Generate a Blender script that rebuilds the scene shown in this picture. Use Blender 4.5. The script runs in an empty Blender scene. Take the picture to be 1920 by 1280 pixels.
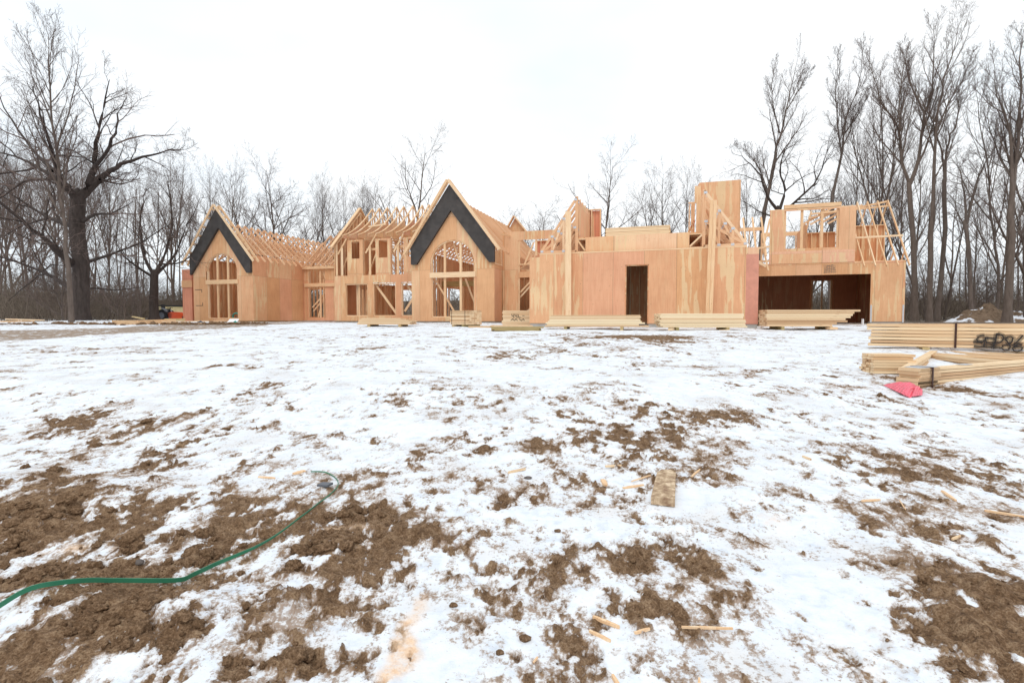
import bpy, math, random
import numpy as np
from mathutils import Vector, Matrix
from mathutils.geometry import tessellate_polygon
SC = bpy.context.scene
COL = SC.collection
R = math.radians

# ---------------------------------------------------------------- camera
FPX, CH, PITCH = 974.0, 1.05, math.atan(43 / 974)
cam = bpy.data.objects.new('camera', bpy.data.cameras.new('camera'))
COL.objects.link(cam)
cam.data.sensor_width = 36
cam.data.lens = FPX / 1920 * 36
cam.data.clip_start = 0.05
cam.data.clip_end = 2000
cam.location = (0, 0, CH)
cam.rotation_euler = (math.pi / 2 - PITCH, 0, 0)
SC.camera = cam

# ---------------------------------------------------------------- sky and sun (overcast)
world = bpy.data.worlds.new('World')
SC.world = world
world.use_nodes = True
wt = world.node_tree
wt.nodes.clear()
wo = wt.nodes.new('ShaderNodeOutputWorld')
bg = wt.nodes.new('ShaderNodeBackground')
bg2 = wt.nodes.new('ShaderNodeBackground')
mixs = wt.nodes.new('ShaderNodeAddShader')
sky = wt.nodes.new('ShaderNodeTexSky')
sky.sky_type = 'NISHITA'
sky.sun_disc = False
sky.sun_elevation = R(48)
sky.sun_rotation = R(160)
sky.dust_density = 5
wt.links.new(sky.outputs[0], bg.inputs[0])
bg.inputs[1].default_value = 0.012
wtc = wt.nodes.new('ShaderNodeTexCoord')
wmap = wt.nodes.new('ShaderNodeMapping')
wmap.inputs['Scale'].default_value = (1, 1, 2.4)
wn = wt.nodes.new('ShaderNodeTexNoise')
wn.inputs['Scale'].default_value = 1.5
wn.inputs['Detail'].default_value = 4
wr = wt.nodes.new('ShaderNodeValToRGB')
wr.color_ramp.elements[0].position = 0.36
wr.color_ramp.elements[0].color = (0.80, 0.90, 0.985, 1)
wr.color_ramp.elements[1].position = 0.60
wr.color_ramp.elements[1].color = (0.97, 0.99, 1.0, 1)
wt.links.new(wtc.outputs['Generated'], wmap.inputs[0])
wt.links.new(wmap.outputs[0], wn.inputs[0])
wt.links.new(wn.outputs[0], wr.inputs[0])
wt.links.new(wr.outputs[0], bg2.inputs[0])
bg2.inputs[1].default_value = 0.98
wt.links.new(bg.outputs[0], mixs.inputs[0])
wt.links.new(bg2.outputs[0], mixs.inputs[1])
wt.links.new(mixs.outputs[0], wo.inputs[0])

sun = bpy.data.objects.new('sun', bpy.data.lights.new('sun', 'SUN'))
COL.objects.link(sun)
sun.data.energy = 0.7
sun.data.angle = R(25)
sun.data.color = (1.0, 0.96, 0.9)
sun.rotation_euler = (R(90 - 48), 0, R(-20))
sun.location = (0, 0, 30)

SC.view_settings.view_transform = 'Standard'
SC.view_settings.look = 'None'
SC.view_settings.exposure = 0.15
SC.view_settings.gamma = 1
SC.render.resolution_x = 1024
SC.render.resolution_y = 682

# ---------------------------------------------------------------- frames and helpers
YAW = math.atan2(310, 974)
UX, UY = math.cos(YAW), -math.sin(YAW)
VX, VY = math.sin(YAW), math.cos(YAW)


def ray(x, y):
    t = (640 - y) / FPX
    return ((x - 960) / FPX, math.cos(PITCH) + t * math.sin(PITCH), -math.sin(PITCH) + t * math.cos(PITCH))


def at(x, y, Y):
    d = ray(x, y)
    k = Y / d[1]
    return Vector((d[0] * k, Y, CH + d[2] * k))


def at_z(x, y, z):
    d = ray(x, y)
    k = (z - CH) / d[2]
    return Vector((d[0] * k, d[1] * k, z))


GY = [-60, 2.0, 4.0, 6.3, 9.0, 13.0, 22.0, 30.0, 45.0, 60.0, 80.0, 120.0, 200.0, 500.0]
GZ = [0.0, 0.0, 0.10, 0.30, 0.45, 0.575, 0.71, 0.79, 0.85, 1.15, 2.6, 4.6, 7.0, 10.0]


def ground_z(x, y):
    z = float(np.interp(y, GY, GZ))
    return z


def gp(x, y):
    d = ray(x, y)
    k = 1.0
    for i in range(4000):
        if CH + d[2] * k <= ground_z(d[0] * k, d[1] * k):
            break
        k *= 1.003
    return Vector((d[0] * k, d[1] * k, CH + d[2] * k))


def h2w(u, v, z=0.0):
    return Vector((u * UX + v * VX, u * UY + v * VY, z))


def setp(o, label=None, cat=None, group=None, kind=None):
    if label: o['label'] = label
    if cat: o['category'] = cat
    if group: o['group'] = group
    if kind: o['kind'] = kind
    return o


def thing(name, label, cat, loc=(0, 0, 0), rz=0.0, group=None):
    o = bpy.data.objects.new(name, None)
    o.empty_display_size = 0.3
    COL.objects.link(o)
    o.location = loc
    o.rotation_euler = (0, 0, rz)
    return setp(o, label, cat, group)


def dup(o, loc=None, parent=None):
    c = o.copy()
    COL.objects.link(c)
    if parent is not None: c.parent = parent
    if loc is not None: c.location = loc
    return c


def dup_tree(o, loc, rz=0, sc=1.0, label=None, group=None):
    r = dup(o, loc)
    r.rotation_euler = (0, 0, rz)
    r.scale = (sc, sc, sc) if isinstance(sc, float) else sc
    if label: r['label'] = label
    if group: r['group'] = group
    for ch in list(o.children):
        c = dup(ch, None, r)
        for g in list(ch.children):
            dup(g, None, c)
    return r


class MB:
    def __init__(s, off=(0, 0, 0)):
        s.v = []; s.f = []; s.uv = []; s.off = Vector(off)

    def quad(s, a, b, c, d, uv):
        n = len(s.v); s.v += [a, b, c, d]; s.f.append((n, n + 1, n + 2, n + 3)); s.uv.append(uv)

    def beam(s, p, q, w=0.04, h=0.09, up=(0, 0, 1)):
        p = Vector(p); q = Vector(q); d = (q - p); L = d.length; d.normalize()
        up = Vector(up)
        sd = d.cross(up)
        if sd.length < 1e-3: sd = d.cross(Vector((0, 1, 0)))
        sd.normalize(); uv_ = sd.cross(d).normalized()
        a = sd * w / 2; b = uv_ * h / 2
        c = [p - a - b, p + a - b, p + a + b, p - a + b, q - a - b, q + a - b, q + a + b, q - a + b]
        o = (len(s.v) * 0.37) % 7.0
        n = len(s.v); s.v += c
        for fc, x in (((0, 1, 5, 4), w), ((1, 2, 6, 5), h), ((2, 3, 7, 6), w), ((3, 0, 4, 7), h)):
            s.f.append(tuple(n + k for k in fc)); s.uv.append([(o, o), (o, o + x), (o + L, o + x), (o + L, o)])
        for fc in ((3, 2, 1, 0), (4, 5, 6, 7)):
            s.f.append(tuple(n + k for k in fc)); s.uv.append([(o, o), (o + .01, o), (o + .01, o + h), (o, o + h)])

    def box(s, a, b):
        a = Vector(a); b = Vector(b)
        lo = Vector([min(a[i], b[i]) for i in range(3)]); hi = Vector([max(a[i], b[i]) for i in range(3)])
        x0, y0, z0 = lo; x1, y1, z1 = hi
        n = len(s.v)
        s.v += [Vector(t) for t in ((x0, y0, z0), (x1, y0, z0), (x1, y1, z0), (x0, y1, z0), (x0, y0, z1), (x1, y0, z1), (x1, y1, z1), (x0, y1, z1))]
        for fc, ax in (((0, 1, 5, 4), (0, 2)), ((1, 2, 6, 5), (1, 2)), ((2, 3, 7, 6), (0, 2)), ((3, 0, 4, 7), (1, 2)), ((4, 5, 6, 7), (0, 1)), ((3, 2, 1, 0), (0, 1))):
            s.f.append(tuple(n + k for k in fc)); s.uv.append([(s.v[n + k][ax[0]], s.v[n + k][ax[1]]) for k in fc])

    def plate(s, outline, holes, fn, nrm):
        """flat sheet with holes: fn maps 2-D metres to 3-D, nrm is the thickness vector"""
        loops = [list(outline)] + [list(h) for h in holes]
        tris = tessellate_polygon([[Vector((a, b, 0)) for a, b in lp] for lp in loops])
        flat = [p for lp in loops for p in lp]
        nrm = Vector(nrm)
        n = len(s.v); m = len(flat)
        fr = [Vector(fn(*p)) for p in flat]
        s.v += fr + [p + nrm for p in fr]
        for t in tris:
            s.f.append(tuple(n + k for k in t)); s.uv.append([flat[k] for k in t])
            s.f.append(tuple(n + m + k for k in reversed(t))); s.uv.append([flat[k] for k in reversed(t)])
        i0 = 0
        th = nrm.length
        for lp in loops:
            for i in range(len(lp)):
                a = i0 + i; b = i0 + (i + 1) % len(lp)
                s.f.append((n + a, n + b, n + m + b, n + m + a))
                s.uv.append([flat[a], flat[b], (flat[b][0] + th, flat[b][1] + th), (flat[a][0] + th, flat[a][1] + th)])
            i0 += len(lp)

    def tube(s, pts, rad, n=6, flat=1.0):
        pts = [Vector(p) for p in pts]
        if not hasattr(rad, '__len__'): rad = [rad] * len(pts)
        base = len(s.v)
        for i, p in enumerate(pts):
            d = (pts[min(i + 1, len(pts) - 1)] - pts[max(i - 1, 0)]).normalized()
            ref = Vector((0, 0, 1)) if abs(d.z) < 0.9 else Vector((1, 0, 0))
            a = d.cross(ref).normalized(); b = a.cross(d).normalized()
            for k in range(n):
                t = 2 * math.pi * k / n
                s.v.append(p + (a * math.cos(t) + b * math.sin(t) * flat) * rad[i])
        for i in range(len(pts) - 1):
            for k in range(n):
                q = (base + i * n + k, base + i * n + (k + 1) % n, base + (i + 1) * n + (k + 1) % n, base + (i + 1) * n + k)
                s.f.append(q); s.uv.append([(0, i), (.1, i), (.1, i + 1), (0, i + 1)])
        s.f.append(tuple(base + k for k in reversed(range(n)))); s.uv.append([(0, 0)] * n)
        e = base + (len(pts) - 1) * n
        s.f.append(tuple(e + k for k in range(n))); s.uv.append([(0, 0)] * n)

    def build(s, name, mat, parent=None, smooth=False):
        me = bpy.data.meshes.new(name)
        me.from_pydata([tuple(p - s.off) for p in s.v], [], s.f)
        uvl = me.uv_layers.new(name='UVMap')
        flat = []
        for u in s.uv:
            for p in u: flat += [p[0], p[1]]
        uvl.data.foreach_set('uv', flat)
        me.materials.append(mat)
        if smooth:
            me.polygons.foreach_set('use_smooth', [True] * len(me.polygons))
        me.update()
        o = bpy.data.objects.new(name, me)
        COL.objects.link(o)
        if parent is not None: o.parent = parent
        return o


# ---------------------------------------------------------------- materials
class NT:
    def __init__(s, name, rough=0.8, spec=0.3):
        s.m = bpy.data.materials.new(name); s.m.use_nodes = True
        s.t = s.m.node_tree; s.b = s.t.nodes['Principled BSDF']
        s.b.inputs['Roughness'].default_value = rough
        s.b.inputs['Specular IOR Level'].default_value = spec

    def n(s, typ, **kw):
        x = s.t.nodes.new(typ)
        for k, v in kw.items():
            if k.startswith('_'): setattr(x, k[1:], v)
            else: x.inputs[k.replace('__', ' ')].default_value = v
        return x

    def l(s, a, b): s.t.links.new(a, b)

    def coord(s, which='UV', scale=(1, 1, 1)):
        c = s.n('ShaderNodeTexCoord'); m = s.n('ShaderNodeMapping')
        m.inputs['Scale'].default_value = scale
        s.l(c.outputs[which], m.inputs[0]); return m.outputs[0]

    def noise(s, vec, scale, detail=3, rough=0.55):
        x = s.n('ShaderNodeTexNoise', Scale=scale, Detail=detail, Roughness=rough); s.l(vec, x.inputs['Vector']); return x.outputs[0]

    def ramp(s, fac, stops, interp='LINEAR'):
        r = s.n('ShaderNodeValToRGB'); e = r.color_ramp.elements; r.color_ramp.interpolation = interp
        while len(e) < len(stops): e.new(0.5)
        for i, (p, c) in enumerate(stops):
            e[i].position = p; e[i].color = (c[0], c[1], c[2], 1) if hasattr(c, '__len__') else (c, c, c, 1)
        s.l(fac, r.inputs[0]); return r.outputs[0]

    def mix(s, fac, a, b, mode='MIX'):
        x = s.n('ShaderNodeMix', _data_type='RGBA', _blend_type=mode)
        for v, i in ((fac, 0), (a, 6), (b, 7)):
            if hasattr(v, 'is_linked') or hasattr(v, 'links'): s.l(v, x.inputs[i])
            else: x.inputs[i].default_value = v if i == 0 else (v[0], v[1], v[2], 1)
        return x.outputs[2]

    def math(s, op, a, b=0.0, clamp=False):
        x = s.n('ShaderNodeMath', _operation=op); x.use_clamp = clamp
        for i, v in enumerate((a, b)):
            if hasattr(v, 'links'): s.l(v, x.inputs[i])
            else: x.inputs[i].default_value = v
        return x.outputs[0]

    def bump(s, h, strength=0.3, dist=0.01):
        x = s.n('ShaderNodeBump', Strength=strength, Distance=dist); s.l(h, x.inputs['Height']); s.l(x.outputs[0], s.b.inputs['Normal'])

    def col(s, c):
        if hasattr(c, 'links'): s.l(c, s.b.inputs['Base Color'])
        else: s.b.inputs['Base Color'].default_value = (c[0], c[1], c[2], 1)
        return s.m


def plain(name, c, rough=0.7, var=0.15, scale=8, spec=0.3):
    t = NT(name, rough, spec)
    v = t.coord('Object')
    n = t.noise(v, scale, 4)
    a = tuple(x * (1 - var) for x in c); b = tuple(min(1, x * (1 + var)) for x in c)
    t.bump(n, 0.15, 0.01)
    return t.col(t.ramp(n, [(0.3, a), (0.7, b)]))


def plywood(name, cols, width=1.22, height=3.05):
    t = NT(name, 0.75, 0.25)
    uv = t.coord('UV')
    sx = t.n('ShaderNodeSeparateXYZ'); t.l(uv, sx.inputs[0])
    fx = t.math('DIVIDE', t.math('ADD', sx.outputs[0], 61.06), width); fz = t.math('DIVIDE', t.math('SUBTRACT', sx.outputs[1], 0.86), height)
    ix = t.math('FLOOR', fx); iz = t.math('FLOOR', fz)
    cx = t.n('ShaderNodeCombineXYZ'); t.l(ix, cx.inputs[0]); t.l(iz, cx.inputs[1])
    wn = t.n('ShaderNodeTexWhiteNoise', _noise_dimensions='3D'); t.l(cx.outputs[0], wn.inputs['Vector'])
    oi = t.n('ShaderNodeObjectInfo')
    t.l(oi.outputs['Random'], cx.inputs[2])
    base = t.ramp(wn.outputs['Value'], cols)
    # offset the figure of every sheet
    off = t.n('ShaderNodeVectorMath', _operation='MULTIPLY_ADD'); t.l(wn.outputs['Color'], off.inputs[0])
    off.inputs[1].default_value = (17, 17, 17); t.l(uv, off.inputs[2])
    # vertical grain
    mp = t.n('ShaderNodeMapping'); mp.inputs['Scale'].default_value = (26, 1.4, 1); t.l(off.outputs[0], mp.inputs[0])
    g = t.noise(mp.outputs[0], 1.0, 5, 0.6)
    base = t.mix(0.34, base, t.ramp(g, [(0.3, (0.40, 0.27, 0.19)), (0.62, (0.95, 0.84, 0.70))]), 'SOFT_LIGHT')
    # pale sapwood streaks, on some sheets only
    mp2 = t.n('ShaderNodeMapping'); mp2.inputs['Scale'].default_value = (6.5, 0.7, 1); t.l(off.outputs[0], mp2.inputs[0])
    s2 = t.noise(mp2.outputs[0], 1.0, 3, 0.5)
    some = t.ramp(t.math('FRACT', t.math('MULTIPLY', wn.outputs['Value'], 7.3)), [(0.35, 0), (0.6, 1)])
    k = t.math('MULTIPLY', t.ramp(s2, [(0.53, 0), (0.555, 1)]), some)
    base = t.mix(t.math('MULTIPLY', k, 0.8), base, (0.79, 0.58, 0.34))
    # knots and nail heads
    vo = t.n('ShaderNodeTexVoronoi', Scale=4.2); t.l(off.outputs[0], vo.inputs['Vector'])
    kn = t.ramp(vo.outputs['Distance'], [(0.045, 1), (0.085, 0)])
    base = t.mix(t.math('MULTIPLY', kn, 0.75), base, (0.36, 0.17, 0.09))
    nx = t.math('ABSOLUTE', t.math('SUBTRACT', t.math('FRACT', t.math('DIVIDE', sx.outputs[0], 0.203)), 0.5))
    nz = t.math('ABSOLUTE', t.math('SUBTRACT', t.math('FRACT', t.math('DIVIDE', sx.outputs[1], 0.4)), 0.5))
    nd = t.math('MULTIPLY', t.math('LESS_THAN', nx, 0.055), t.math('LESS_THAN', nz, 0.03))
    base = t.mix(t.math('MULTIPLY', nd, 0.38), base, (0.30, 0.16, 0.09))
    # dirt and broad tone
    br = t.noise(uv, 0.9, 3)
    base = t.mix(0.5, base, t.ramp(br, [(0.3, (0.80, 0.76, 0.74)), (0.6, (1, 1, 1))]), 'MULTIPLY')
    # joints
    jx = t.math('LESS_THAN', t.math('ABSOLUTE', t.math('SUBTRACT', t.math('FRACT', fx), 0.5)), 0.4935)
    jz = t.math('LESS_THAN', t.math('ABSOLUTE', t.math('SUBTRACT', t.math('FRACT', fz), 0.5)), 0.4975)
    j = t.math('MULTIPLY', jx, jz)
    base = t.mix(j, t.mix(0.55, base, (0.22, 0.12, 0.07)), base)
    t.bump(g, 0.25, 0.004)
    return t.col(base)


def lumber(name, c0, c1, c2):
    t = NT(name, 0.7, 0.25)
    uv = t.coord('UV', (1.5, 34, 1))
    oi = t.n('ShaderNodeObjectInfo')
    g = t.noise(uv, 1.0, 4, 0.6)
    gm = t.n('ShaderNodeNewGeometry')
    r2 = t.math('FRACT', t.math('ADD', oi.outputs['Random'], t.math('MULTIPLY', gm.outputs['Random Per Island'], 3.7)))
    base = t.ramp(r2, [(0.0, c0), (0.5, c1), (1.0, c2)])
    base = t.mix(0.5, base, t.ramp(g, [(0.3, (0.36, 0.25, 0.15)), (0.62, (1, 0.92, 0.78))]), 'SOFT_LIGHT')
    v = t.coord('UV', (2.2, 9, 1))
    vo = t.n('ShaderNodeTexVoronoi', Scale=1.6); t.l(v, vo.inputs['Vector'])
    base = t.mix(t.math('MULTIPLY', t.ramp(vo.outputs['Distance'], [(0.06, 1), (0.13, 0)]), 0.7), base, (0.42, 0.20, 0.09))
    t.bump(g, 0.2, 0.003)
    return t.col(base)


M_ply = plywood('plywood_sheathing', [(0.0, (0.71, 0.405, 0.225)), (0.3, (0.67, 0.36, 0.19)), (0.5, (0.74, 0.43, 0.25)), (0.7, (0.69, 0.355, 0.205)), (0.9, (0.75, 0.46, 0.28)), (1.0, (0.72, 0.37, 0.235))])
M_plyb = plywood('plywood_band', [(0.0, (0.80, 0.52, 0.30)), (0.35, (0.77, 0.45, 0.26)), (0.7, (0.78, 0.45, 0.31)), (1.0, (0.82, 0.56, 0.35))], 2.44, 1.22)
M_red = plywood('pink_sheathing', [(0.0, (0.66, 0.27, 0.18)), (1.0, (0.70, 0.31, 0.21))])
M_corner = plain('reddish_corner_sheet', (0.62, 0.28, 0.20), 0.75, 0.10, 5)
M_fade = plain('faded_stamp_ink', (0.26, 0.18, 0.13), 0.8, 0.35, 18)
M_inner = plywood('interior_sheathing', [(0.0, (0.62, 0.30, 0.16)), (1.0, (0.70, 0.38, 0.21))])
M_lum = lumber('spruce_lumber', (0.77, 0.52, 0.33), (0.71, 0.45, 0.27), (0.82, 0.60, 0.41))
M_lum2 = lumber('truss_lumber', (0.75, 0.46, 0.29), (0.65, 0.37, 0.22), (0.80, 0.55, 0.37))
M_stack = lumber('stacked_lumber', (0.66, 0.44, 0.27), (0.80, 0.61, 0.41), (0.47, 0.29, 0.17))
M_pale = lumber('pale_stacked_lumber', (0.76, 0.58, 0.38), (0.83, 0.68, 0.48), (0.58, 0.40, 0.25))
M_old = lumber('weathered_lumber', (0.34, 0.27, 0.13), (0.48, 0.36, 0.19), (0.25, 0.21, 0.10))
M_sill = plain('weathered_sill_board', (0.36, 0.27, 0.15), 0.8, 0.3, 3)
M_black = plain('black_building_paper', (0.060, 0.053, 0.050), 0.6, 0.28, 2.2, 0.3)
M_conc = plain('concrete', (0.42, 0.40, 0.37), 0.85, 0.2, 3)
M_darkfloor = plain('concrete_slab', (0.20, 0.17, 0.15), 0.85, 0.2, 2)
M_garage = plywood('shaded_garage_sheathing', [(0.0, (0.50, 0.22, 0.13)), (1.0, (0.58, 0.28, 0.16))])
M_plate = plain('galvanised_plate', (0.55, 0.58, 0.62), 0.35, 0.1, 30, 0.6)
M_strapblk = plain('dark_steel_strap', (0.06, 0.025, 0.02), 0.4, 0.2, 20)
M_pink = plain('pink_plastic', (0.95, 0.16, 0.22), 0.35, 0.15, 14, 0.5)
M_green = plain('green_plastic_strap', (0.03, 0.18, 0.10), 0.4, 0.25, 5, 0.4)
M_orange = plain('orange_paint', (0.80, 0.11, 0.03), 0.3, 0.1, 3, 0.5)
M_rubber = plain('black_rubber', (0.03, 0.03, 0.032), 0.7, 0.2, 9)
M_tan = plain('tan_container_paint', (0.60, 0.50, 0.27), 0.6, 0.12, 3)
M_white = plain('white_sheet', (0.85, 0.86, 0.88), 0.5, 0.04, 4)
M_grey = plain('grey_plastic', (0.12, 0.13, 0.15), 0.5, 0.1, 9)
M_teal = plain('teal_hose', (0.05, 0.32, 0.26), 0.4, 0.2, 9)
M_spray = plain('black_spray_paint', (0.035, 0.03, 0.028), 0.8, 0.2, 40)
M_glass = NT('window_glass', 0.05, 0.5).col((0.45, 0.50, 0.52))


def bark(name, c, var):
    t = NT(name, 0.9, 0.15)
    v = t.coord('Object', (1, 1, 0.25))
    n = t.noise(v, 7, 5, 0.65)
    oi = t.n('ShaderNodeObjectInfo')
    a = t.ramp(n, [(0.3, tuple(x * (1 - var) for x in c)), (0.7, tuple(x * (1 + var) for x in c))])
    t.bump(n, 0.6, 0.05)
    a = t.mix(t.math('MULTIPLY', oi.outputs['Random'], 0.5), a, (c[0] * 1.35, c[1] * 1.25, c[2] * 1.1))
    return t.col(a)


M_bark = bark('grey_bark', (0.14, 0.112, 0.097), 0.4)
M_twig = bark('twig_bark', (0.15, 0.115, 0.105), 0.2)
M_bark2 = bark('dark_oak_bark', (0.058, 0.046, 0.042), 0.45)
M_brush = bark('brushwood', (0.16, 0.13, 0.105), 0.4)

# ---------------------------------------------------------------- ground
rng = np.random.default_rng(7)


def vnoise(x, y, seed):
    r = np.random.default_rng(seed)
    T = r.random((256, 256)).astype(np.float32)
    xi = np.floor(x).astype(np.int64); yi = np.floor(y).astype(np.int64)
    fx = (x - xi).astype(np.float32); fy = (y - yi).astype(np.float32)
    fx = fx * fx * fx * (fx * (fx * 6 - 15) + 10); fy = fy * fy * fy * (fy * (fy * 6 - 15) + 10)
    a = T[xi & 255, yi & 255]; b = T[(xi + 1) & 255, yi & 255]; c = T[xi & 255, (yi + 1) & 255]; d = T[(xi + 1) & 255, (yi + 1) & 255]
    return (a + (b - a) * fx + (c - a) * fy + (a - b - c + d) * fx * fy) * 2 - 1


def fbm(x, y, seed, octv=5, gain=0.5):
    s = 0; a = 1; n = 0; ca, sa = math.cos(0.6), math.sin(0.6)
    for i in range(octv):
        s = s + a * vnoise(x, y, seed + i); n += a; a *= gain
        x, y = (x * ca - y * sa) * 2.03 + 5.2, (x * sa + y * ca) * 2.03 + 1.7
    return s / n


# patches of bare soil (+) and clean snow (-): measured in the photo, laid out in metres on the ground
PATCH = [(60, 935, 150, 40, .55), (210, 900, 90, 28, .5), (110, 1000, 240, 45, .42), (100, 1130, 260, 60, .95), (300, 1120, 170, 60, .7),
         (110, 1235, 240, 50, .95), (330, 1190, 130, 50, .45), (640, 1235, 90, 40, .5), (560, 960, 220, 36, .4), (640, 1000, 130, 24, .45), (330, 960, 260, 40, .35), (330, 880, 120, 20, .3), (560, 1230, 120, 40, .4),
         (420, 1030, 160, 22, .28), (1050, 828, 170, 26, 1.1), (1010, 862, 140, 20, .6), (980, 905, 140, 20, .4), (1290, 785, 90, 22, .5), (1370, 800, 60, 40, .35),
         (1250, 915, 120, 30, .35), (750, 778, 80, 12, .5), (1290, 1100, 150, 60, .8), (1150, 1210, 130, 60, .8), (1290, 1215, 150, 50, .7),
         (1380, 1050, 60, 36, .45), (1860, 1160, 110, 70, 1.0), (1790, 1100, 70, 20, .5), (1890, 1250, 90, 60, .9), (1880, 1020, 60, 20, .35),
         (1830, 738, 150, 12, 1.1), (1690, 712, 100, 6, 1.2), (1210, 634, 90, 6, 3.0), (970, 627, 90, 2.5, .5), (1040, 750, 200, 10, .15), (880, 1010, 150, 22, .35),
         (1480, 690, 200, 10, .22), (110, 745, 160, 14, .22), (90, 790, 160, 14, .3), (1000, 660, 120, 4, .3), (1650, 830, 70, 7, .3), (1700, 900, 90, 4, .3), (700, 1170, 60, 40, .2),
         (800, 1130, 100, 60, -.45), (880, 1220, 130, 50, -.4), (1600, 1090, 150, 90, -.4), (1480, 1000, 120, 50, -.45), (1560, 1230, 100, 40, -.15), (560, 1080, 90, 40, -.35),
         (480, 1190, 90, 50, -.45), (900, 700, 500, 40, -.25), (420, 690, 350, 30, -.2), (1600, 950, 250, 60, -.3), (600, 850, 250, 25, -.1), (1350, 680, 300, 25, -.25), (170, 1190, 60, 12, -1.0), (120, 1215, 30, 14, -.8)]
PW = []
for (px, py, wx, wy, w) in PATCH:
    c = gp(px, py); a = gp(px + wx, py); b = gp(px, py - wy); d = gp(px, min(1279, py + wy))
    PW.append((c.x, c.y, abs(a.x - c.x), max(abs(b.y - c.y), abs(d.y - c.y)) * 0.8 + 0.02, w))


# wheel scrapes and a snow-filled groove: polylines from the photo, width in metres, weight
TRACK = []
for pts, w_, k_ in (([(925, 668), (958, 680), (1010, 690), (1085, 695)], .16, .34), ([(1490, 688), (1420, 700), (1330, 714)], .16, .30), ([(1635, 900), (1720, 903), (1812, 911)], .035, .62), ([(1760, 1096), (1830, 1170), (1905, 1275)], .016, -.9), ([(330, 700), (520, 668), (760, 652)], .12, .22), ([(700, 655), (900, 640), (1150, 648)], .14, .22), ([(0, 965), (150, 915), (330, 870)], .12, .25)):
    g_ = [gp(*q) for q in pts]
    TRACK += [(a.x, a.y, b.x, b.y, w_, k_) for a, b in zip(g_, g_[1:])]


def soil(x, y):
    """> 0 bare soil, < 0 snow"""
    far = np.clip((y - 3) / 10, 0, 1)
    s = 0.55 * fbm(x * 1.1, y * 0.9, 11, 4, 0.6) + 0.62 * fbm(x * 4.4 + y * .8, y * 3.2, 31, 4, 0.62) + 0.90 * fbm(x * 16, y * 11, 37, 5, 0.68)
    s = s + np.interp(y, [0, 1.5, 2.6, 4, 7, 12, 20], [-0.14, -0.15, -0.19, -0.29, -0.38, -0.42, -0.44])
    wx = x + 0.35 * fbm(x * 1.6, y * 1.6, 51, 3); wy = y + 0.35 * fbm(x * 1.6, y * 1.6, 61, 3)
    for cx, cy, rx, ry, w in PW:
        d = ((wx - cx) / rx) ** 2 + ((wy - cy) / ry) ** 2
        s = s + 0.52 * w * np.exp(-d)
    for ax, ay, bx, by, w_, k_ in TRACK:
        L2 = (bx - ax) ** 2 + (by - ay) ** 2
        tt = np.clip(((x - ax) * (bx - ax) + (y - ay) * (by - ay)) / L2, 0, 1)
        s = s + k_ * np.exp(-((wx * .25 + x * .75 - ax - tt * (bx - ax)) ** 2 + (wy * .25 + y * .75 - ay - tt * (by - ay)) ** 2) / w_ ** 2)
    return s


def fine_z(x, y, s):
    d = 1 / (1 + np.exp(-s * 18))
    near = np.clip(1.4 - np.hypot(x, y) / 14, 0.15, 1)
    big = 0.05 * fbm(x * 0.5, y * 0.5, 71, 3)
    lump = np.abs(fbm(x * 6, y * 6, 81, 4, 0.55))
    z = big * np.clip((y + 2) / 6, 0.2, 1) + (1 - d) * (0.014 + 0.012 * fbm(x * 3, y * 3, 91, 4)) + d * (0.055 * lump + 0.02 * fbm(x * 22, y * 22, 95, 3)) * near
    return z


# clods heaped at the left of the foreground, berm at the far left
def relief(x, y):
    z = np.interp(y, GY, GZ)
    for px, py, rx, ry, h in ((60, 1160, .5, .16, .04), (330, 1150, .4, .2, .03), (60, 930, .8, .35, .06), (120, 1240, .5, .2, .04), (1880, 1180, .4, .4, .05), (1300, 1110, .35, .25, .035)):
        c = gp(px, py)
        z = z + h * np.exp(-((x - c.x) / rx) ** 2 - ((y - c.y) / ry) ** 2)
    # low snow-covered berm in front of the left trees
    c = at(130, 605, 27)
    z = z + 0.16 * np.exp(-((x - c.x) / 8.0) ** 2 - ((y - c.y - 1) / 1.6) ** 2)
    # a shallow mound by the door of the right block
    c = gp(1205, 636)
    z = z + 0.07 * np.exp(-((x - c.x) / 1.9) ** 2 - ((y - c.y) / 0.9) ** 2)
    return z


def gp2(x, y):
    d = ray(x, y); q = gp(x, y); k0 = q.y / d[1]; lo, hi = k0 * .7, k0 * 1.25
    for _ in range(16):
        k = (lo + hi) / 2
        if CH + d[2] * k > float(relief(np.array([d[0] * k]), np.array([d[1] * k]))[0]) + .02: lo = k
        else: hi = k
    return Vector((d[0] * k, d[1] * k, CH + d[2] * k))


def full_z(x, y):
    x = np.array([x], dtype=float); y = np.array([y], dtype=float)
    return float((relief(x, y) + fine_z(x, y, soil(x, y)))[0])


angs = np.concatenate([np.radians(np.arange(-180, -62, 4.0)), np.radians(np.linspace(-61, 61, 1150)), np.radians(np.arange(62.5, 180, 4.0))])
rads = np.concatenate([np.array([0.05, 0.3, 0.6]), np.geomspace(0.85, 34, 760), np.geomspace(34.6, 520, 80)])
A, RR = np.meshgrid(angs, rads)
gx = (RR * np.sin(A)).ravel(); gy = (RR * np.cos(A)).ravel()
gs = soil(gx, gy)
gz = relief(gx, gy) + fine_z(gx, gy, gs) * np.clip(1.5 - np.hypot(gx, gy) / 60, 0, 1)
gz += np.clip((np.hypot(gx, gy) - 50) / 60, 0, 1) * 1.2 * fbm(gx * 0.05, gy * 0.05, 15, 3)
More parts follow.
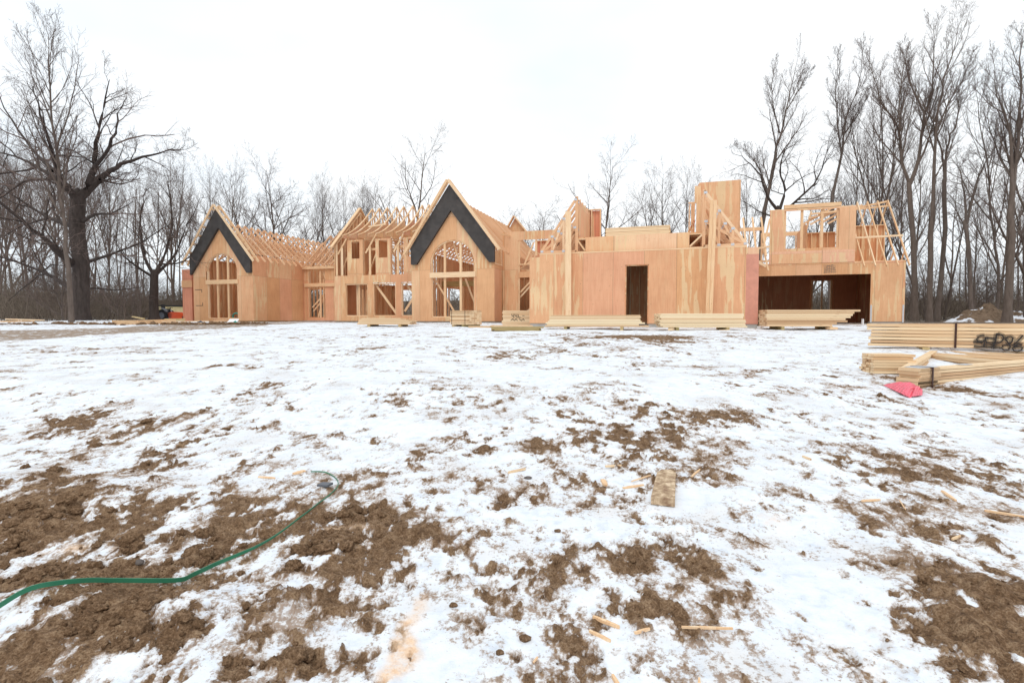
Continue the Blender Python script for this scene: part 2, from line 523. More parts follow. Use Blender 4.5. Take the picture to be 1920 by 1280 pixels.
# house frame coordinates, for the churned strip along the left wing and the wood beyond
gu = gx * UX + gy * UY; gv = gx * VX + gy * VY
edge = 25.8 + 0.7 * fbm(gx * 0.45, gy * 0.45, 21, 4)
gravel = np.clip((gv - edge) / 0.5, 0, 1) * np.clip((-12 - gu) / 3 + 0.4 * fbm(gx, gy, 23, 3), 0, 1) * np.clip((31 - gv) / 1.5, 0, 1)
lft = np.clip((-33.2 - gu) / 1.5, 0, 1)
gravel *= 1 - lft * np.clip((gv - 26.4) / 0.8, 0, 1)
lane = np.clip((-10.8 - gx + 1.2 * fbm(gx * 0.4, gy * 0.4, 35, 4)) / 0.8, 0, 1) * np.clip((gy - 9) / 2, 0, 1) * np.clip((30 - gy) / 3, 0, 1)
lane *= 1 - 0.85 * np.clip((-15.5 - gx + 1.5 * fbm(gx * 0.5, gy * 0.5, 36, 3)) / 1.0, 0, 1) * np.clip((gy - 16.5) / 1.0, 0, 1)
gravel = np.maximum(gravel, lane)
strip = np.clip((gv - 20.55 + 0.2 * fbm(gx * 2, gy * 2, 25, 3)) / 0.2, 0, 1) * np.clip((gu + 6.5) / 0.5, 0, 1)
gravel = np.maximum(gravel, strip * np.clip((gv - 26) / 3, 0, 1))
strip2 = np.clip((gv - 27.2 + 0.4 * fbm(gx * 1.5, gy * 1.5, 27, 3)) / 0.3, 0, 1) * np.clip((gu + 23) / 0.5, 0, 1)
gravel = np.maximum(gravel, strip2)
litter = np.clip((gv - 33 + 2 * fbm(gx * 0.3, gy * 0.3, 29, 4)) / 3, 0, 1)
litter = np.maximum(litter, np.clip((gu + gv * 0.1 - 16 + 1.0 * fbm(gx * 0.4, gy * 0.4, 33, 4)) / 1.5, 0, 1) * np.clip((gv - 27) / 2, 0, 1))
saw = np.zeros_like(gx)
for (px, py, wx, wy, w) in ((760, 1200, 26, 110, 1), (745, 1265, 45, 40, 1), (600, 995, 120, 6, .8), (90, 1035, 110, 16, .8), (200, 1030, 160, 10, .4), (1450, 990, 40, 20, .5), (1530, 1170, 60, 30, .35), (770, 1010, 50, 18, .4), (840, 1180, 70, 50, .3), (1390, 880, 60, 80, .25)):
    c = gp(px, py); a = gp(px + wx, py); d = gp(px, py - wy)
    saw += w * np.exp(-((gx - c.x) / abs(a.x - c.x)) ** 2 - ((gy - c.y) / abs(d.y - c.y)) ** 2) * (0.55 + 0.8 * fbm(gx * 7, gy * 7, 41, 4))
nA, nR = len(angs), len(rads)
idx = np.arange(nA * nR).reshape(nR, nA)
nx = np.roll(idx, -1, axis=1)
quads = np.stack([idx[:-1].ravel(), nx[:-1].ravel(), nx[1:].ravel(), idx[1:].ravel()], 1)
me = bpy.data.meshes.new('ground')
me.vertices.add(len(gx)); me.vertices.foreach_set('co', np.stack([gx, gy, gz], 1).astype(np.float32).ravel())
me.loops.add(len(quads) * 4); me.loops.foreach_set('vertex_index', quads.astype(np.int32).ravel())
me.polygons.add(len(quads)); me.polygons.foreach_set('loop_start', np.arange(0, len(quads) * 4, 4, dtype=np.int32))
me.polygons.foreach_set('use_smooth', np.ones(len(quads), dtype=bool))
me.update(calc_edges=True)
for nm, arr in (('soil', gs), ('gravel', gravel), ('litter', litter), ('sawdust', saw)):
    at_ = me.attributes.new(nm, 'FLOAT', 'POINT'); at_.data.foreach_set('value', arr.astype(np.float32))
ground = bpy.data.objects.new('ground', me); COL.objects.link(ground); ground['kind'] = 'structure'

t = NT('snow_and_soil', 0.9, 0.2)
v = t.coord('Object')


def attr(n):
    x = t.n('ShaderNodeAttribute'); x.attribute_name = n; return x.outputs['Fac']


n1 = t.noise(v, 26, 5, 0.65); n2 = t.noise(v, 5, 4); n3 = t.noise(v, 140, 3, 0.6); n4 = t.noise(v, 0.7, 4)
s = t.math('ADD', attr('soil'), t.math('MULTIPLY', t.math('SUBTRACT', n1, 0.5), 0.62))
s = t.math('ADD', s, t.math('MULTIPLY', t.math('SUBTRACT', n3, 0.5), 0.35))
fac = t.ramp(s, [(0.0, 0), (0.15, 1)])
dirt = t.ramp(t.math('ADD', t.math('MULTIPLY', n1, 0.55), t.math('MULTIPLY', n3, 0.45)), [(0.36, (0.10, 0.058, 0.032)), (0.48, (0.22, 0.130, 0.070)), (0.63, (0.44, 0.30, 0.185))])  # soil tones, with fine contrast painted in for shade between the crumbs
dirt = t.mix(0.6, dirt, t.ramp(n2, [(0.3, (0.72, 0.68, 0.66)), (0.7, (1, 1, 1))]), 'MULTIPLY')
n5 = t.noise(v, 11, 5, 0.7)
snow = t.ramp(n5, [(0.28, (0.62, 0.67, 0.74)), (0.47, (0.78, 0.82, 0.87)), (0.68, (0.87, 0.89, 0.92))])
# thin, soiled snow: fine crumbs of soil showing through, densest near the bare patches
n6 = t.noise(v, 62, 5, 0.72); n7 = t.noise(v, 2.1, 4, 0.6)
near_soil = t.ramp(t.math('ADD', s, 0.50), [(0.0, 0), (0.5, 1)])
thr = t.math('ADD', t.math('MULTIPLY', near_soil, 0.20), t.math('MULTIPLY', t.math('SUBTRACT', n7, 0.5), 0.55))
crumb = t.ramp(t.math('ADD', n6, thr), [(0.62, 0), (0.76, 0.85)])
veil = t.math('MULTIPLY', t.ramp(t.math('ADD', s, 0.26), [(0.0, 0), (0.26, 1)]), 0.34)
snow = t.mix(veil, snow, (0.56, 0.44, 0.34))
snow = t.mix(t.math('MULTIPLY', t.ramp(t.math('ADD', n7, t.math('MULTIPLY', n5, 0.4)), [(0.68, 0), (0.85, 1)]), 0.38), snow, (0.60, 0.55, 0.50))
snow = t.mix(crumb, snow, (0.30, 0.20, 0.135))
c = t.mix(fac, snow, dirt)
sf = t.math('MULTIPLY', t.ramp(attr('sawdust'), [(0.25, 0), (0.7, 1)]), t.ramp(n1, [(0.35, 0.35), (0.6, 0.95)]))
c = t.mix(sf, c, t.ramp(n3, [(0.3, (0.72, 0.45, 0.27)), (0.7, (0.90, 0.68, 0.48))]))
grv = t.ramp(n1, [(0.3, (0.17, 0.12, 0.085)), (0.7, (0.46, 0.36, 0.28))])
grv = t.mix(t.ramp(t.math('ADD', n2, t.math('MULTIPLY', n3, 0.3)), [(0.72, 0), (0.78, 0.8)]), grv, (0.82, 0.85, 0.9))
gf = t.ramp(t.math('ADD', attr('gravel'), t.math('MULTIPLY', t.math('SUBTRACT', n1, 0.5), 0.9)), [(0.35, 0), (0.6, 1)])
c = t.mix(gf, c, grv)
lit = t.ramp(n1, [(0.3, (0.075, 0.055, 0.04)), (0.7, (0.19, 0.145, 0.105))])
lit = t.mix(t.ramp(n4, [(0.62, 0), (0.68, 0.5)]), lit, (0.75, 0.78, 0.84))
lf = t.ramp(t.math('ADD', attr('litter'), t.math('MULTIPLY', t.math('SUBTRACT', n1, 0.5), 0.9)), [(0.35, 0), (0.6, 1)])
c = t.mix(lf, c, lit)
hh = t.math('ADD', t.math('MULTIPLY', n1, 1.0), t.math('MULTIPLY', n3, 0.35))
bm_ = t.n('ShaderNodeBump', Distance=0.03); t.l(hh, bm_.inputs['Height'])
t.l(t.math('ADD', t.math('MULTIPLY', fac, 0.75), 0.25), bm_.inputs['Strength']); t.l(bm_.outputs[0], t.b.inputs['Normal'])
me.materials.append(t.col(c))

# ================================================================ the timber-framed house
HO = (-11.0, 28.0, 0.8)
house = thing('unfinished_house', 'large plywood and timber house under construction with open roof trusses and two steep black-edged gables', 'house', h2w(HO[0], HO[1], HO[2]), -YAW)
ZF = 0.89


def hb(): return MB(HO)


def FR(v): return lambda a, b: (a, v, b)     # front wall: (u, z)


def SD(u): return lambda a, b: (u, a, b)     # side wall: (v, z)


def fwall(name, v, outline, holes, mat=None, th=0.03, label=None):
    m = hb(); m.plate(outline, holes, FR(v), (0, th, 0)); o = m.build(name, mat or M_ply, house)
    if label: o['label'] = label
    return o


def swall(name, u, outline, holes=(), mat=None, th=-0.03):
    m = hb(); m.plate(outline, holes, SD(u), (th, 0, 0)); return m.build(name, mat or M_ply, house)


def rect(a0, a1, b0, b1): return [(a0, b0), (a1, b0), (a1, b1), (a0, b1)]


def studs(a, b, z0, z1, sp=0.4, depth=0.14, name='stud_wall', mat=None, mid=False):
    """stud frame from plan point a=(u,v) to b, plates top and bottom"""
    m = hb(); a = Vector((a[0], a[1])); b = Vector((b[0], b[1])); L = (b - a).length; d = (b - a) / L
    ztop = z1 if callable(z1) else (lambda t: z1)
    k = max(2, int(L / sp) + 1)
    for i in range(k):
        t = i * L / (k - 1); p = a + d * min(max(t, .02), L - .02)
        m.beam((p.x, p.y, z0 + .04), (p.x, p.y, ztop(t / L) - .04), 0.04, depth, up=(-d.y, d.x, 0))
    m.beam((a.x, a.y, z0 + .02), (b.x, b.y, z0 + .02), depth, 0.04)
    if not callable(z1): m.beam((a.x, a.y, z1 - .02), (b.x, b.y, z1 - .02), depth, 0.04)
    else:
        for i in range(k - 1):
            p = a + d * (i * L / (k - 1)); q = a + d * ((i + 1) * L / (k - 1))
            m.beam((p.x, p.y, ztop(i / (k - 1)) - .02), (q.x, q.y, ztop((i + 1) / (k - 1)) - .02), depth, 0.04)
    if mid:
        zm = (z0 + (z1 if not callable(z1) else z1(0))) / 2
        m.beam((a.x, a.y, zm), (b.x, b.y, zm), 0.04, depth * .9, up=(-d.y, d.x, 0))
    return m.build(name, mat or M_lum, house)


def beamp(name, p, q, w=0.09, h=0.14, mat=None, up=(0, 0, 1)):
    m = hb(); m.beam(p, q, w, h, up); return m.build(name, mat or M_lum, house)


def series(o, n, step, skip=()):
    out = [o]
    for i in range(1, n):
        if i in skip: continue
        c = dup(o, Vector(o.location) + Vector(step) * i, house)
        for g in o.children: dup(g, None, c)
        out.append(c)
    return out


# ---- foundations and floors
def found(name, pts, mat=M_conc):
    m = hb()
    for a, b in pts: m.box(a, b)
    return m.build(name, mat, house)


found('foundation', [((-32.3, 28.05, .5), (-27.13, 39, ZF - .005))], M_sill)
found('foundation', [((-27.11, 33.05, .5), (-21.3, 39, ZF - .004))]); found('foundation', [((-21.28, 28.85, .5), (-15.25, 39, ZF - .006))])
found('foundation', [((-15.23, 28.06, .5), (-9.97, 40, ZF - .005))]); found('foundation', [((-9.95, 29.46, .5), (-6.03, 36, ZF - .007))])
for a, b in ((-5.98, -2.02), (-1.10, 2.85)): found('foundation', [((a, 21.33, .4), (b, 21.6, .84 - .004))])
found('foundation', [((9.54, 31.43, .4), (11.03, 31.7, ZF - .005))]); found('foundation', [((4.0, 31.43, .4), (4.25, 31.7, ZF - .005))])
found('garage_floor', [((3.0, 31.75, .55), (11.0, 39.6, .80))], M_darkfloor)
found('floor_slab', [((-5.9, 21.7, .5), (2.8, 31.0, .83))], M_darkfloor)


def arch(uc, hw, zs, zt, zb, n=22):
    p = [(uc - hw, zb), (uc + hw, zb), (uc + hw, zs)]
    for i in range(1, n):
        a = math.pi * i / n
        p.append((uc + hw * math.cos(a), zs + (zt - zs) * math.sin(a)))
    p.append((uc - hw, zs))
    return p


def arch_frame(v, uc, hw, zs, zt, parent, w=0.07):
    m = hb(); n = 22; pr = None
    for i in range(n + 1):
        a = math.pi * i / n
        q = (uc + (hw - w / 2) * math.cos(a), v + .12, zs + (zt - zs - w / 2) * math.sin(a))
        if pr: m.beam(pr, q, 0.16, w, up=(math.cos(a), 0, math.sin(a)))
        pr = q
    o = m.build('window_frame', M_lum, parent); return o


def gable_front(u0, u1, uc, za, v, vp, PL, PR, papx, pt, archp, low, mull, wallname='gable_wall'):
    """plywood gable wall with arched and square openings, black V of building paper and fly rafters"""
    sl = pt
    outline = [(u0, ZF), (u1, ZF), (u1, 4.9), (uc, za), (u0, 4.9)]
    w = fwall(wallname, v, outline, [arch(*archp), rect(low[0], low[1], low[2], low[3])])
    o = arch_frame(v, archp[0], archp[1], archp[2], archp[3], w)
    m = hb()
    for a in (low[0] + .03, low[1] - .03): m.beam((a, v + .1, low[2]), (a, v + .1, archp[2]), 0.06, 0.14, up=(0, 1, 0))
    m.beam((low[0], v + .1, low[2] + .02), (low[1], v + .1, low[2] + .02), 0.14, 0.05)
    m.build('window_frame', M_lum, w)
    beamp('header_beam', (low[0] - .08, v + .02, (low[3] + archp[4]) / 2), (low[1] + .08, v + .02, (low[3] + archp[4]) / 2), .16, archp[4] - low[3] + .03)
    for a in mull:
        x = (a - archp[0]) / archp[1]
        zt = archp[2] + (archp[3] - archp[2]) * math.sqrt(max(0, 1 - x * x))
        m = hb(); m.beam((a, v + .12, low[2] + .04), (a, v + .12, low[3]), .13, .09, up=(0, 1, 0))
        m.beam((a, v + .12, archp[4]), (a, v + .12, zt - .04), .13, .09, up=(0, 1, 0)); m.build('mullion', M_lum, house)
    return w


# ---- left wing -------------------------------------------------
L0, L1, LC, LR = -32.3, -27.1, -29.6, 7.68
gable_front(L0, L1, LC, 7.7, 28.0, 27.4, None, None, None, None, (-29.77, 1.37, 4.30, 5.50, 3.68), (-31.06, -28.41, 1.05, 3.42), (-30.22, -29.3))


def nearer(v0, v1, p):
    k = v1 / v0
    return (p[0] * k, CH + (p[1] - CH) * k)


def vpanel(v, apex, lo, ro, lb, rb, inner, li, ri, back):
    """black building-paper V: outer apex, outer shoulders, bottom corners, inner apex"""
    apex, lo, ro, lb, rb, inner, li, ri = [nearer(v, 27.8, q) for q in (apex, lo, ro, lb, rb, inner, li, ri)]; v = 27.8; back = .17
    m = hb()
    m.plate([lo, lb, li, inner, apex], [], FR(v), (0, back, 0))
    a = m.build('rake_panel', M_black, house)
    m = hb()
    m.plate([apex, inner, ri, rb, ro], [], FR(v + .004), (0, back, 0))
    b = m.build('rake_panel', M_black, house)
    return a, b


vpanel(27.4, (-29.55, 8.32), (-31.9, 5.15), (-26.74, 4.95), (-31.9, 4.02), (-26.74, 4.05), (-29.35, 7.12), (-31.86, 4.02), (-27.05, 4.05), .56)


def fly(p, q, v, n=2, sp=.3, ladder=True):
    """pair of fly rafters with ladder blocks between"""
    p = nearer(v, v + .33, p); q = nearer(v, v + .33, q); v += .33
    for k in range(n):
        beamp('fly_rafter', (p[0], v + k * sp, p[1]), (q[0], v + k * sp, q[1]), .05, .15)
    if ladder:
        for i in range(7):
            m = hb(); t = (i + .5) / 7
            m.beam((p[0] + (q[0] - p[0]) * t, v + .03, p[1] + (q[1] - p[1]) * t), (p[0] + (q[0] - p[0]) * t, v + sp * (n - 1) - .03, p[1] + (q[1] - p[1]) * t), .05, .10)
            m.build('ladder_block', M_lum, house)


fly((-29.56, 8.62), (-26.35, 4.78), 27.3, 2, .45)
fly((-29.60, 8.62), (-32.5, 4.72), 27.3, 2, .45)


def truss(uc, hs, tail, zr, zt, zb, scissor=1.2, mat=None):
    """scissor truss in the (u, z) plane at v=0: span half hs at wall, tail beyond, ridge zr, tail z zt, bearing zb"""
    m = MB((0, 0, 0)); sl = (zr - zt) / tail
    def tc(x): return zr - sl * abs(x)
    for s in (-1, 1):
        m.beam((uc, 0, zr - .05), (uc + s * tail, 0, zt - .05), .045, .10)
        m.beam((uc + s * hs, 0, zb), (uc, 0, zb + scissor), .045, .09)
        xs = [0.0, .22, .42, .60, .76, .90]
        for i in range(5):
            xa, xb = xs[i] * hs, xs[i + 1] * hs
            za = zb + scissor * (1 - xa / hs); zbm = tc(xb) - .08
            m.beam((uc + s * xa, 0, za), (uc + s * xb, 0, zbm), .04, .09)
            m.beam((uc + s * xb, 0, zb + scissor * (1 - xb / hs)), (uc + s * xb, 0, zbm), .04, .09)
    m.beam((uc, 0, zb + scissor), (uc, 0, zr - .1), .045, .09)
    o = m.build('roof_truss', mat or M_lum2, house)
    return o


def place_series(o, v0, n, sp=.61):
    """first truss of a run at v0, then copies behind"""
    o.location = (-HO[0], v0 - HO[1], -HO[2])
    return series(o, n, (0, sp, 0))


place_series(truss(LC, 2.5, 2.9, LR, 4.93, 5.28), 28.12, 18)
swall('side_wall', L1, rect(28.03, 33.0, ZF, 5.28))
swall('side_wall', L0 + .03, rect(28.03, 39.0, ZF, 5.28))
fwall('rear_wall', 39.0, rect(L0, L1, ZF, 5.28), [rect(-31.3, -28.2, 1.2, 3.6)], M_inner)
studs((L0 + .12, 28.3), (L0 + .12, 38.9), ZF, 5.28)
studs((-31.6, 31.2), (-27.6, 31.2), ZF, 3.5)
fwall('partition', 31.32, rect(-31.9, -27.2, ZF, 3.5), [], M_inner)
studs((L1 - .12, 33.4), (L1 - .12, 38.9), ZF, 5.28)
# low bump-out at the far left corner
m = hb(); m.plate(rect(-34.4, -33.5, .8, 4.6), [], FR(28.9), (0, .03, 0)); o = m.build('side_bay', M_red, house)
m = hb(); m.plate(rect(28.0 + .9, 30.5, .8, 4.3), [], SD(-34.4), (.03, 0, 0)); m.plate(rect(28.95, 30.5, .8, 4.5), [], SD(-33.5), (-.03, 0, 0)); m.build('side_wall', M_red, house)
m = hb(); m.plate(rect(-33.5, -32.34, .8, 3.5), [], FR(29.6), (0, .03, 0)); m.build('side_bay', M_red, house)
beamp('header_beam', (-34.4, 28.86, 3.55), (-33.4, 28.86, 3.55), .05, .5, M_ply)
beamp('rafter', (-33.2, 28.8, 4.55), (-32.4, 28.8, 5.15), .05, .12)
beamp('rafter', (-33.2, 29.4, 4.55), (-32.4, 29.4, 5.15), .05, .12)
beamp('brace', (-28.95, 28.7, 3.3), (-28.2, 28.4, 1.05), .09, .12)
# dark marks left of the window
for seg in ((((-32.15, 27.994, 3.05), (-31.55, 27.994, 3.05)), ((-31.55, 27.994, 3.05), (-31.55, 27.994, 2.85))), (((-32.1, 27.994, 1.95), (-31.5, 27.994, 1.95)), ((-31.5, 27.994, 1.95), (-31.5, 27.994, 2.15)))):
    m = hb()
    for p, q in seg: m.beam(p, q, .006, .035, up=(0, 0, 1) if p[2] == q[2] else (1, 0, 0))
    m.build('black_marking', M_spray, house)

# ---- connector -------------------------------------------------
CV = 33.0
fwall('front_wall', CV, rect(-27.1, -21.3, ZF, 4.85), [rect(-26.75, -25.2, 3.72, 4.62), rect(-26.72, -25.2, 1.13, 3.42), ])
beamp('header_beam', (-27.2, CV - .1, 4.86), (-21.3, CV - .1, 4.86), .18, .22)
beamp('header_beam', (-27.0, CV - .06, 3.56), (-24.3, CV - .06, 3.56), .12, .26)
for a in (-26.75, -25.65, -25.15): beamp('post', (a, CV + .05, 1.1), (a, CV + .05, 4.75), .14, .09, up=(0, 1, 0))
for p, q in (((-26.6, 33.3, 1.9), (-25.2, 33.3, 3.2)), ((-26.6, 33.4, 1.6), (-25.5, 33.4, 2.7)), ((-26.0, 33.2, 1.15), (-25.4, 33.3, 3.4)), ((-25.6, 33.2, 4.6), (-25.2, 33.2, 3.9))): beamp('brace', p, q, .05, .10)
beamp('post', (-25.3, CV - .05, 4.0), (-25.3, CV - .05, 1.1), .06, .06)
studs((-27.0, 35.5), (-24.5, 35.5), ZF, 3.6); fwall('partition', 35.6, rect(-27.1, -21.4, ZF, 3.6), [rect(-24.4, -22.6, 1.1, 3.1)], M_inner)
m = hb()
for s in (0,):
    m.beam((-26.7, 32.5, 4.93), (-26.7, 35.75, 7.68), .045, .12); m.beam((-26.7, 35.75, 7.68), (-26.7, 39.0, 4.93), .045, .12)
    m.beam((-26.7, 33.0, 5.0), (-26.7, 35.75, 6.3), .045, .09); m.beam((-26.7, 35.75, 6.3), (-26.7, 38.5, 5.0), .045, .09)
    m.beam((-26.7, 34.4, 5.65), (-26.7, 34.4, 6.5), .045, .09); m.beam((-26.7, 34.4, 5.65), (-26.7, 35.2, 7.2), .045, .09); m.beam((-26.7, 35.75, 6.3), (-26.7, 35.75, 7.6), .045, .09)
    m.beam((-26.7, 33.6, 5.3), (-26.7, 34.4, 6.5), .045, .09)
o = m.build('roof_truss', M_lum2, house); series(o, 10, (.60, 0, 0))
# small far gable
m = hb(); m.plate([(-27.5, 7.0), (-25.8, 7.0), (-26.6, 8.1)], [], FR(37.2), (0, .03, 0)); m.build('gable_wall', M_plyb, house)
beamp('fly_rafter', (-26.62, 37.0, 8.25), (-25.7, 37.0, 6.95), .3, .08); beamp('fly_rafter', (-26.62, 37.0, 8.25), (-27.6, 37.0, 6.95), .3, .08)

# ---- middle section -------------------------------------------
MV = 28.8
fwall('front_wall', MV, rect(-21.27, -15.2, ZF, 3.8), [rect(-20.47, -18.79, 1.2, 3.28), rect(-18.42, -16.78, 1.2, 3.3), rect(-16.4, -15.3, 1.2, 3.3)])
for a, b in ((-20.47, -18.79), (-18.42, -16.78), (-16.4, -15.3)):
    m = hb()
    for x in (a + .03, b - .03): m.beam((x, MV + .1, 1.2), (x, MV + .1, 3.28), .06, .14, up=(0, 1, 0))
    m.beam((a, MV + .1, 1.23), (b, MV + .1, 1.23), .14, .06); m.beam((a, MV + .1, 3.24), (b, MV + .1, 3.24), .14, .06)
    m.build('window_frame', M_lum, house)
beamp('post', (-19.6, MV + .3, 1.2), (-19.6, MV + .3, 3.3), .1, .1, up=(0, 1, 0))
beamp('brace', (-18.35, MV + .25, 3.2), (-16.9, MV + .35, 1.3), .05, .14)
beamp('brace', (-16.3, MV + .25, 1.5), (-15.3, MV + .3, 2.9), .05, .14)
beamp('brace', (-16.3, MV + .4, 3.2), (-15.3, MV + .5, 2.2), .05, .14)
# second floor deck
found('floor_deck', [((-21.2, MV + .05, 3.5), (-15.3, 31.2, 3.79))], M_inner)
# upper piers with narrow windows
for a, b, w0, w1 in ((-20.26, -19.12, -19.95, -19.37), (-18.2, -17.1, -17.97, -17.35), (-16.22, -15.2, -15.9, -15.35)):
    fwall('wall_pier', MV + .002, rect(a, b, 3.802, 6.05), [rect(w0, w1, 4.87, 5.95)], M_ply)
    m = hb()
    for x in (a + .02, b - .02): m.beam((x, MV + .12, 3.8), (x, MV + .12, 6.05), .04, .14, up=(0, 1, 0))
    m.beam((a, MV + .12, 6.02), (b, MV + .12, 6.02), .14, .05)
    m.build('post', M_lum, house)
for a, b in ((-19.12, -18.2), (-17.1, -16.22), (-21.2, -20.26)):
    beamp('post', ((a + b) / 2, MV + .1, 3.8), ((a + b) / 2, MV + .1, 5.6), .14, .05, up=(0, 1, 0))
    beamp('brace', (a + .05, MV + .5, 3.85), (b - .05, MV + .2, 5.2), .05, .09)
    beamp('brace', (a + .45, MV + .9, 3.85), (b - .05, MV + .9, 4.7), .05, .09)
    beamp('rafter', (a + .15, MV + .1, 5.2), (b + .0, MV + .1, 6.35), .05, .10)
beamp('header_beam', (-19.0, MV + .25, 5.45), (-18.25, MV + .25, 5.45), .05, .14)
beamp('header_beam', (-17.0, MV + .25, 5.55), (-16.3, MV + .25, 5.55), .05, .14)
# dormer cheeks and inner partitions seen in the gaps
for u in (-20.3, -19.12, -18.15):
    swall('dormer_cheek', u, [(MV + .05, 3.82), (30.6, 3.82), (30.6, 6.0), (MV + .05, 6.0)], [], M_inner if u != -17.05 else M_ply)
fwall('partition', 30.7, rect(-21.2, -18.3, 3.82, 6.2), [], M_inner)
studs((-21.2, 30.6), (-15.4, 30.6), 3.82, 6.2, .45)
studs((-21.1, 33.5), (-19.5, 33.5), ZF, 3.45, .4)
studs((-17.8, 33.5), (-15.3, 33.5), ZF, 3.45, .4)
fwall('partition', 33.6, rect(-21.1, -15.3, ZF, 3.45), [rect(-19.45, -17.85, 1.1, 3.1), rect(-16.5, -15.4, 1.1, 3.2)], M_inner)
studs((-19.9, 29.3), (-19.9, 33.4), ZF, 3.45, .4)
# left end parapet gable of the middle section
swall('gable_wall', -21.27, [(MV + .03, 3.8), (35.0, 3.8), (35.0, 5.6), (31.62, 8.6), (MV + .03, 5.95)])
studs((-21.16, MV + .1), (-21.16, 31.6), 3.82, lambda t: 5.95 + 2.5 * t - .05, .4)
studs((-21.16, 31.6), (-21.16, 35), 3.82, lambda t: 8.45 - 2.6 * t - .05, .4)
beamp('fly_rafter', (-21.2, 28.4, 5.6), (-21.2, 31.62, 8.72), .2, .06)
beamp('fly_rafter', (-21.2, 31.62, 8.72), (-21.2, 34.9, 5.7), .2, .06)
swall('side_wall', -21.265, rect(MV + .03, 33, ZF, 3.8), [rect(31.3, 32.9, 1.15, 3.1)])


def flare(t):      # bell-cast slope: v, z from tail to peak
    return (28.35 + 3.45 * t, 6.30 + 2.35 * (0.32 * t + 0.68 * t ** 1.75))


def flared_truss(u):
    off = (u, HO[1], HO[2])
    m = MB((0, HO[1], HO[2])); P = [flare(i / 10) for i in range(11)]
    for i in range(10): m.beam((0, P[i][0], P[i][1]), (0, P[i + 1][0], P[i + 1][1]), .09, .055)
    m.beam((0, 31.8, 8.65), (0, 34.6, 6.1), .045, .10)
    m.beam((0, 29.0, 6.12), (0, 34.4, 6.12), .045, .10)
    m.beam((0, 31.8, 6.1), (0, 31.8, 8.6), .045, .09); m.beam((0, 30.9, 6.1), (0, 31.25, 8.0), .045, .09)
    m.beam((0, 31.8, 6.8), (0, 32.7, 7.8), .045, .09); m.beam((0, 31.8, 6.8), (0, 31.1, 7.8), .045, .09)
    o = m.build('roof_truss', M_lum, house)
    m = MB((0, HO[1], HO[2]))
    low = [(28.5, 6.20)] + [(P[i][0], P[i][1] - .02) for i in range(0, 7)] + [(30.3, 6.10)]
    m.plate([(P[0][0] + .05, 6.16)] + [(P[i][0], P[i][1] - .03) for i in range(0, 8)] + [(P[7][0], 7.0), (29.9, 6.16)], [], SD(-.035), (.02, 0, 0))
    g = m.build('gusset', M_plyb, o)
    o.location = (u - HO[0], 0, 0)
    return o


ft = flared_truss(-20.3)
for u in (-19.75, -19.12, -18.4, -17.85, -17.15, -16.45, -15.95, -15.3):
    c = dup(ft, (u - HO[0], 0, 0), house)
    for g in ft.children: dup(g, None, c)
beamp('brace', (-19.2, 29.6, 7.0), (-17.9, 29.6, 7.1), .04, .09)

# ---- centre gable ---------------------------------------------
C0, C1, CC = -15.23, -9.96, -12.5
gable_front(C0, C1, CC, 7.9, 28.0, 27.4, None, None, None, None, (-12.57, 1.41, 4.30, 5.62, 3.74), (-13.93, -11.18, 1.13, 3.46), (-13.09, -12.08))
vpanel(27.4, (-12.48, 8.66), (-14.95, 5.2), (-9.76, 5.05), (-14.95, 4.2), (-9.76, 4.2), (-12.4, 7.2), (-14.6, 4.2), (-10.08, 4.2), .56)
fly((-12.50, 8.90), (-9.42, 4.86), 27.28, 2, .2)
fly((-12.54, 8.90), (-15.35, 4.80), 27.28, 2, .2)
place_series(truss(-12.5, 2.5, 2.95, 8.15, 4.95, 5.25, 1.4), 28.15, 19)
swall('side_wall', C1, rect(28.03, 29.4, ZF, 4.15))
m = hb()
for i in range(5): m.beam((C1 - .02, 28.15 + i * .3, 4.15), (C1 - .02, 28.15 + i * .3, 5.2), .05, .09)
m.beam((C1 - .02, 28.05, 4.18), (C1 - .02, 29.4, 4.18), .09, .05); m.build('knee_studs', M_lum, house)
beamp('brace', (-9.75, 28.6, 5.9), (-9.3, 29.9, 5.9), .05, .09)
beamp('brace', (-13.85, 28.4, 3.35), (-12.55, 28.6, 1.2), .05, .10)
beamp('brace', (-12.0, 28.6, 3.4), (-11.3, 29.0, 1.3), .05, .10)
beamp('brace', (-11.95, 29.2, 1.2), (-11.1, 29.2, 1.9), .05, .10)
beamp('brace', (-12.7, 28.5, 5.5), (-12.15, 28.5, 3.9), .05, .09)
# inner posts, beam and back wall with the wide opening
studs((-15.1, 28.3), (-15.1, 32.6), ZF, 5.2, .4); studs((-15.1, 35.3), (-15.1, 39.8), ZF, 5.2, .4); swall('side_wall', -15.2, rect(31.5, 40, ZF, 5.2), [rect(32.7, 35.2, 1.0, 3.15)], M_inner)
studs((-10.1, 31.0), (-10.1, 39.8), ZF, 5.2, .4); swall('side_wall', -10.0, rect(29.5, 40, ZF, 5.2), [], M_inner)
fwall('rear_wall', 40.0, [(-15.2, ZF), (-10.0, ZF), (-10.0, 5.2), (-12.5, 8.0), (-15.2, 5.2)], [rect(-14.3, -10.6, 1.0, 3.3)], M_inner)
beamp('header_beam', (-15.1, 32.0, 3.35), (-10.1, 32.0, 3.35), .14, .35, M_old)
beamp('post', (-13.6, 32.0, ZF), (-13.6, 32.0, 3.2), .14, .14, up=(0, 1, 0)); beamp('post', (-11.3, 32.0, ZF), (-11.3, 32.0, 3.2), .14, .2, up=(0, 1, 0))
for q_ in (((-15.1, 28.1, ZF - .003), (-10.1, 40, ZF + .03)), ((-32.2, 28.1, ZF - .003), (-27.2, 39, ZF + .02)), ((-21.2, 28.9, ZF - .003), (-15.4, 39, ZF + .025)), ((-27.05, 33.1, ZF - .003), (-21.35, 39, ZF + .022))): found('floor_deck', [q_], M_inner)
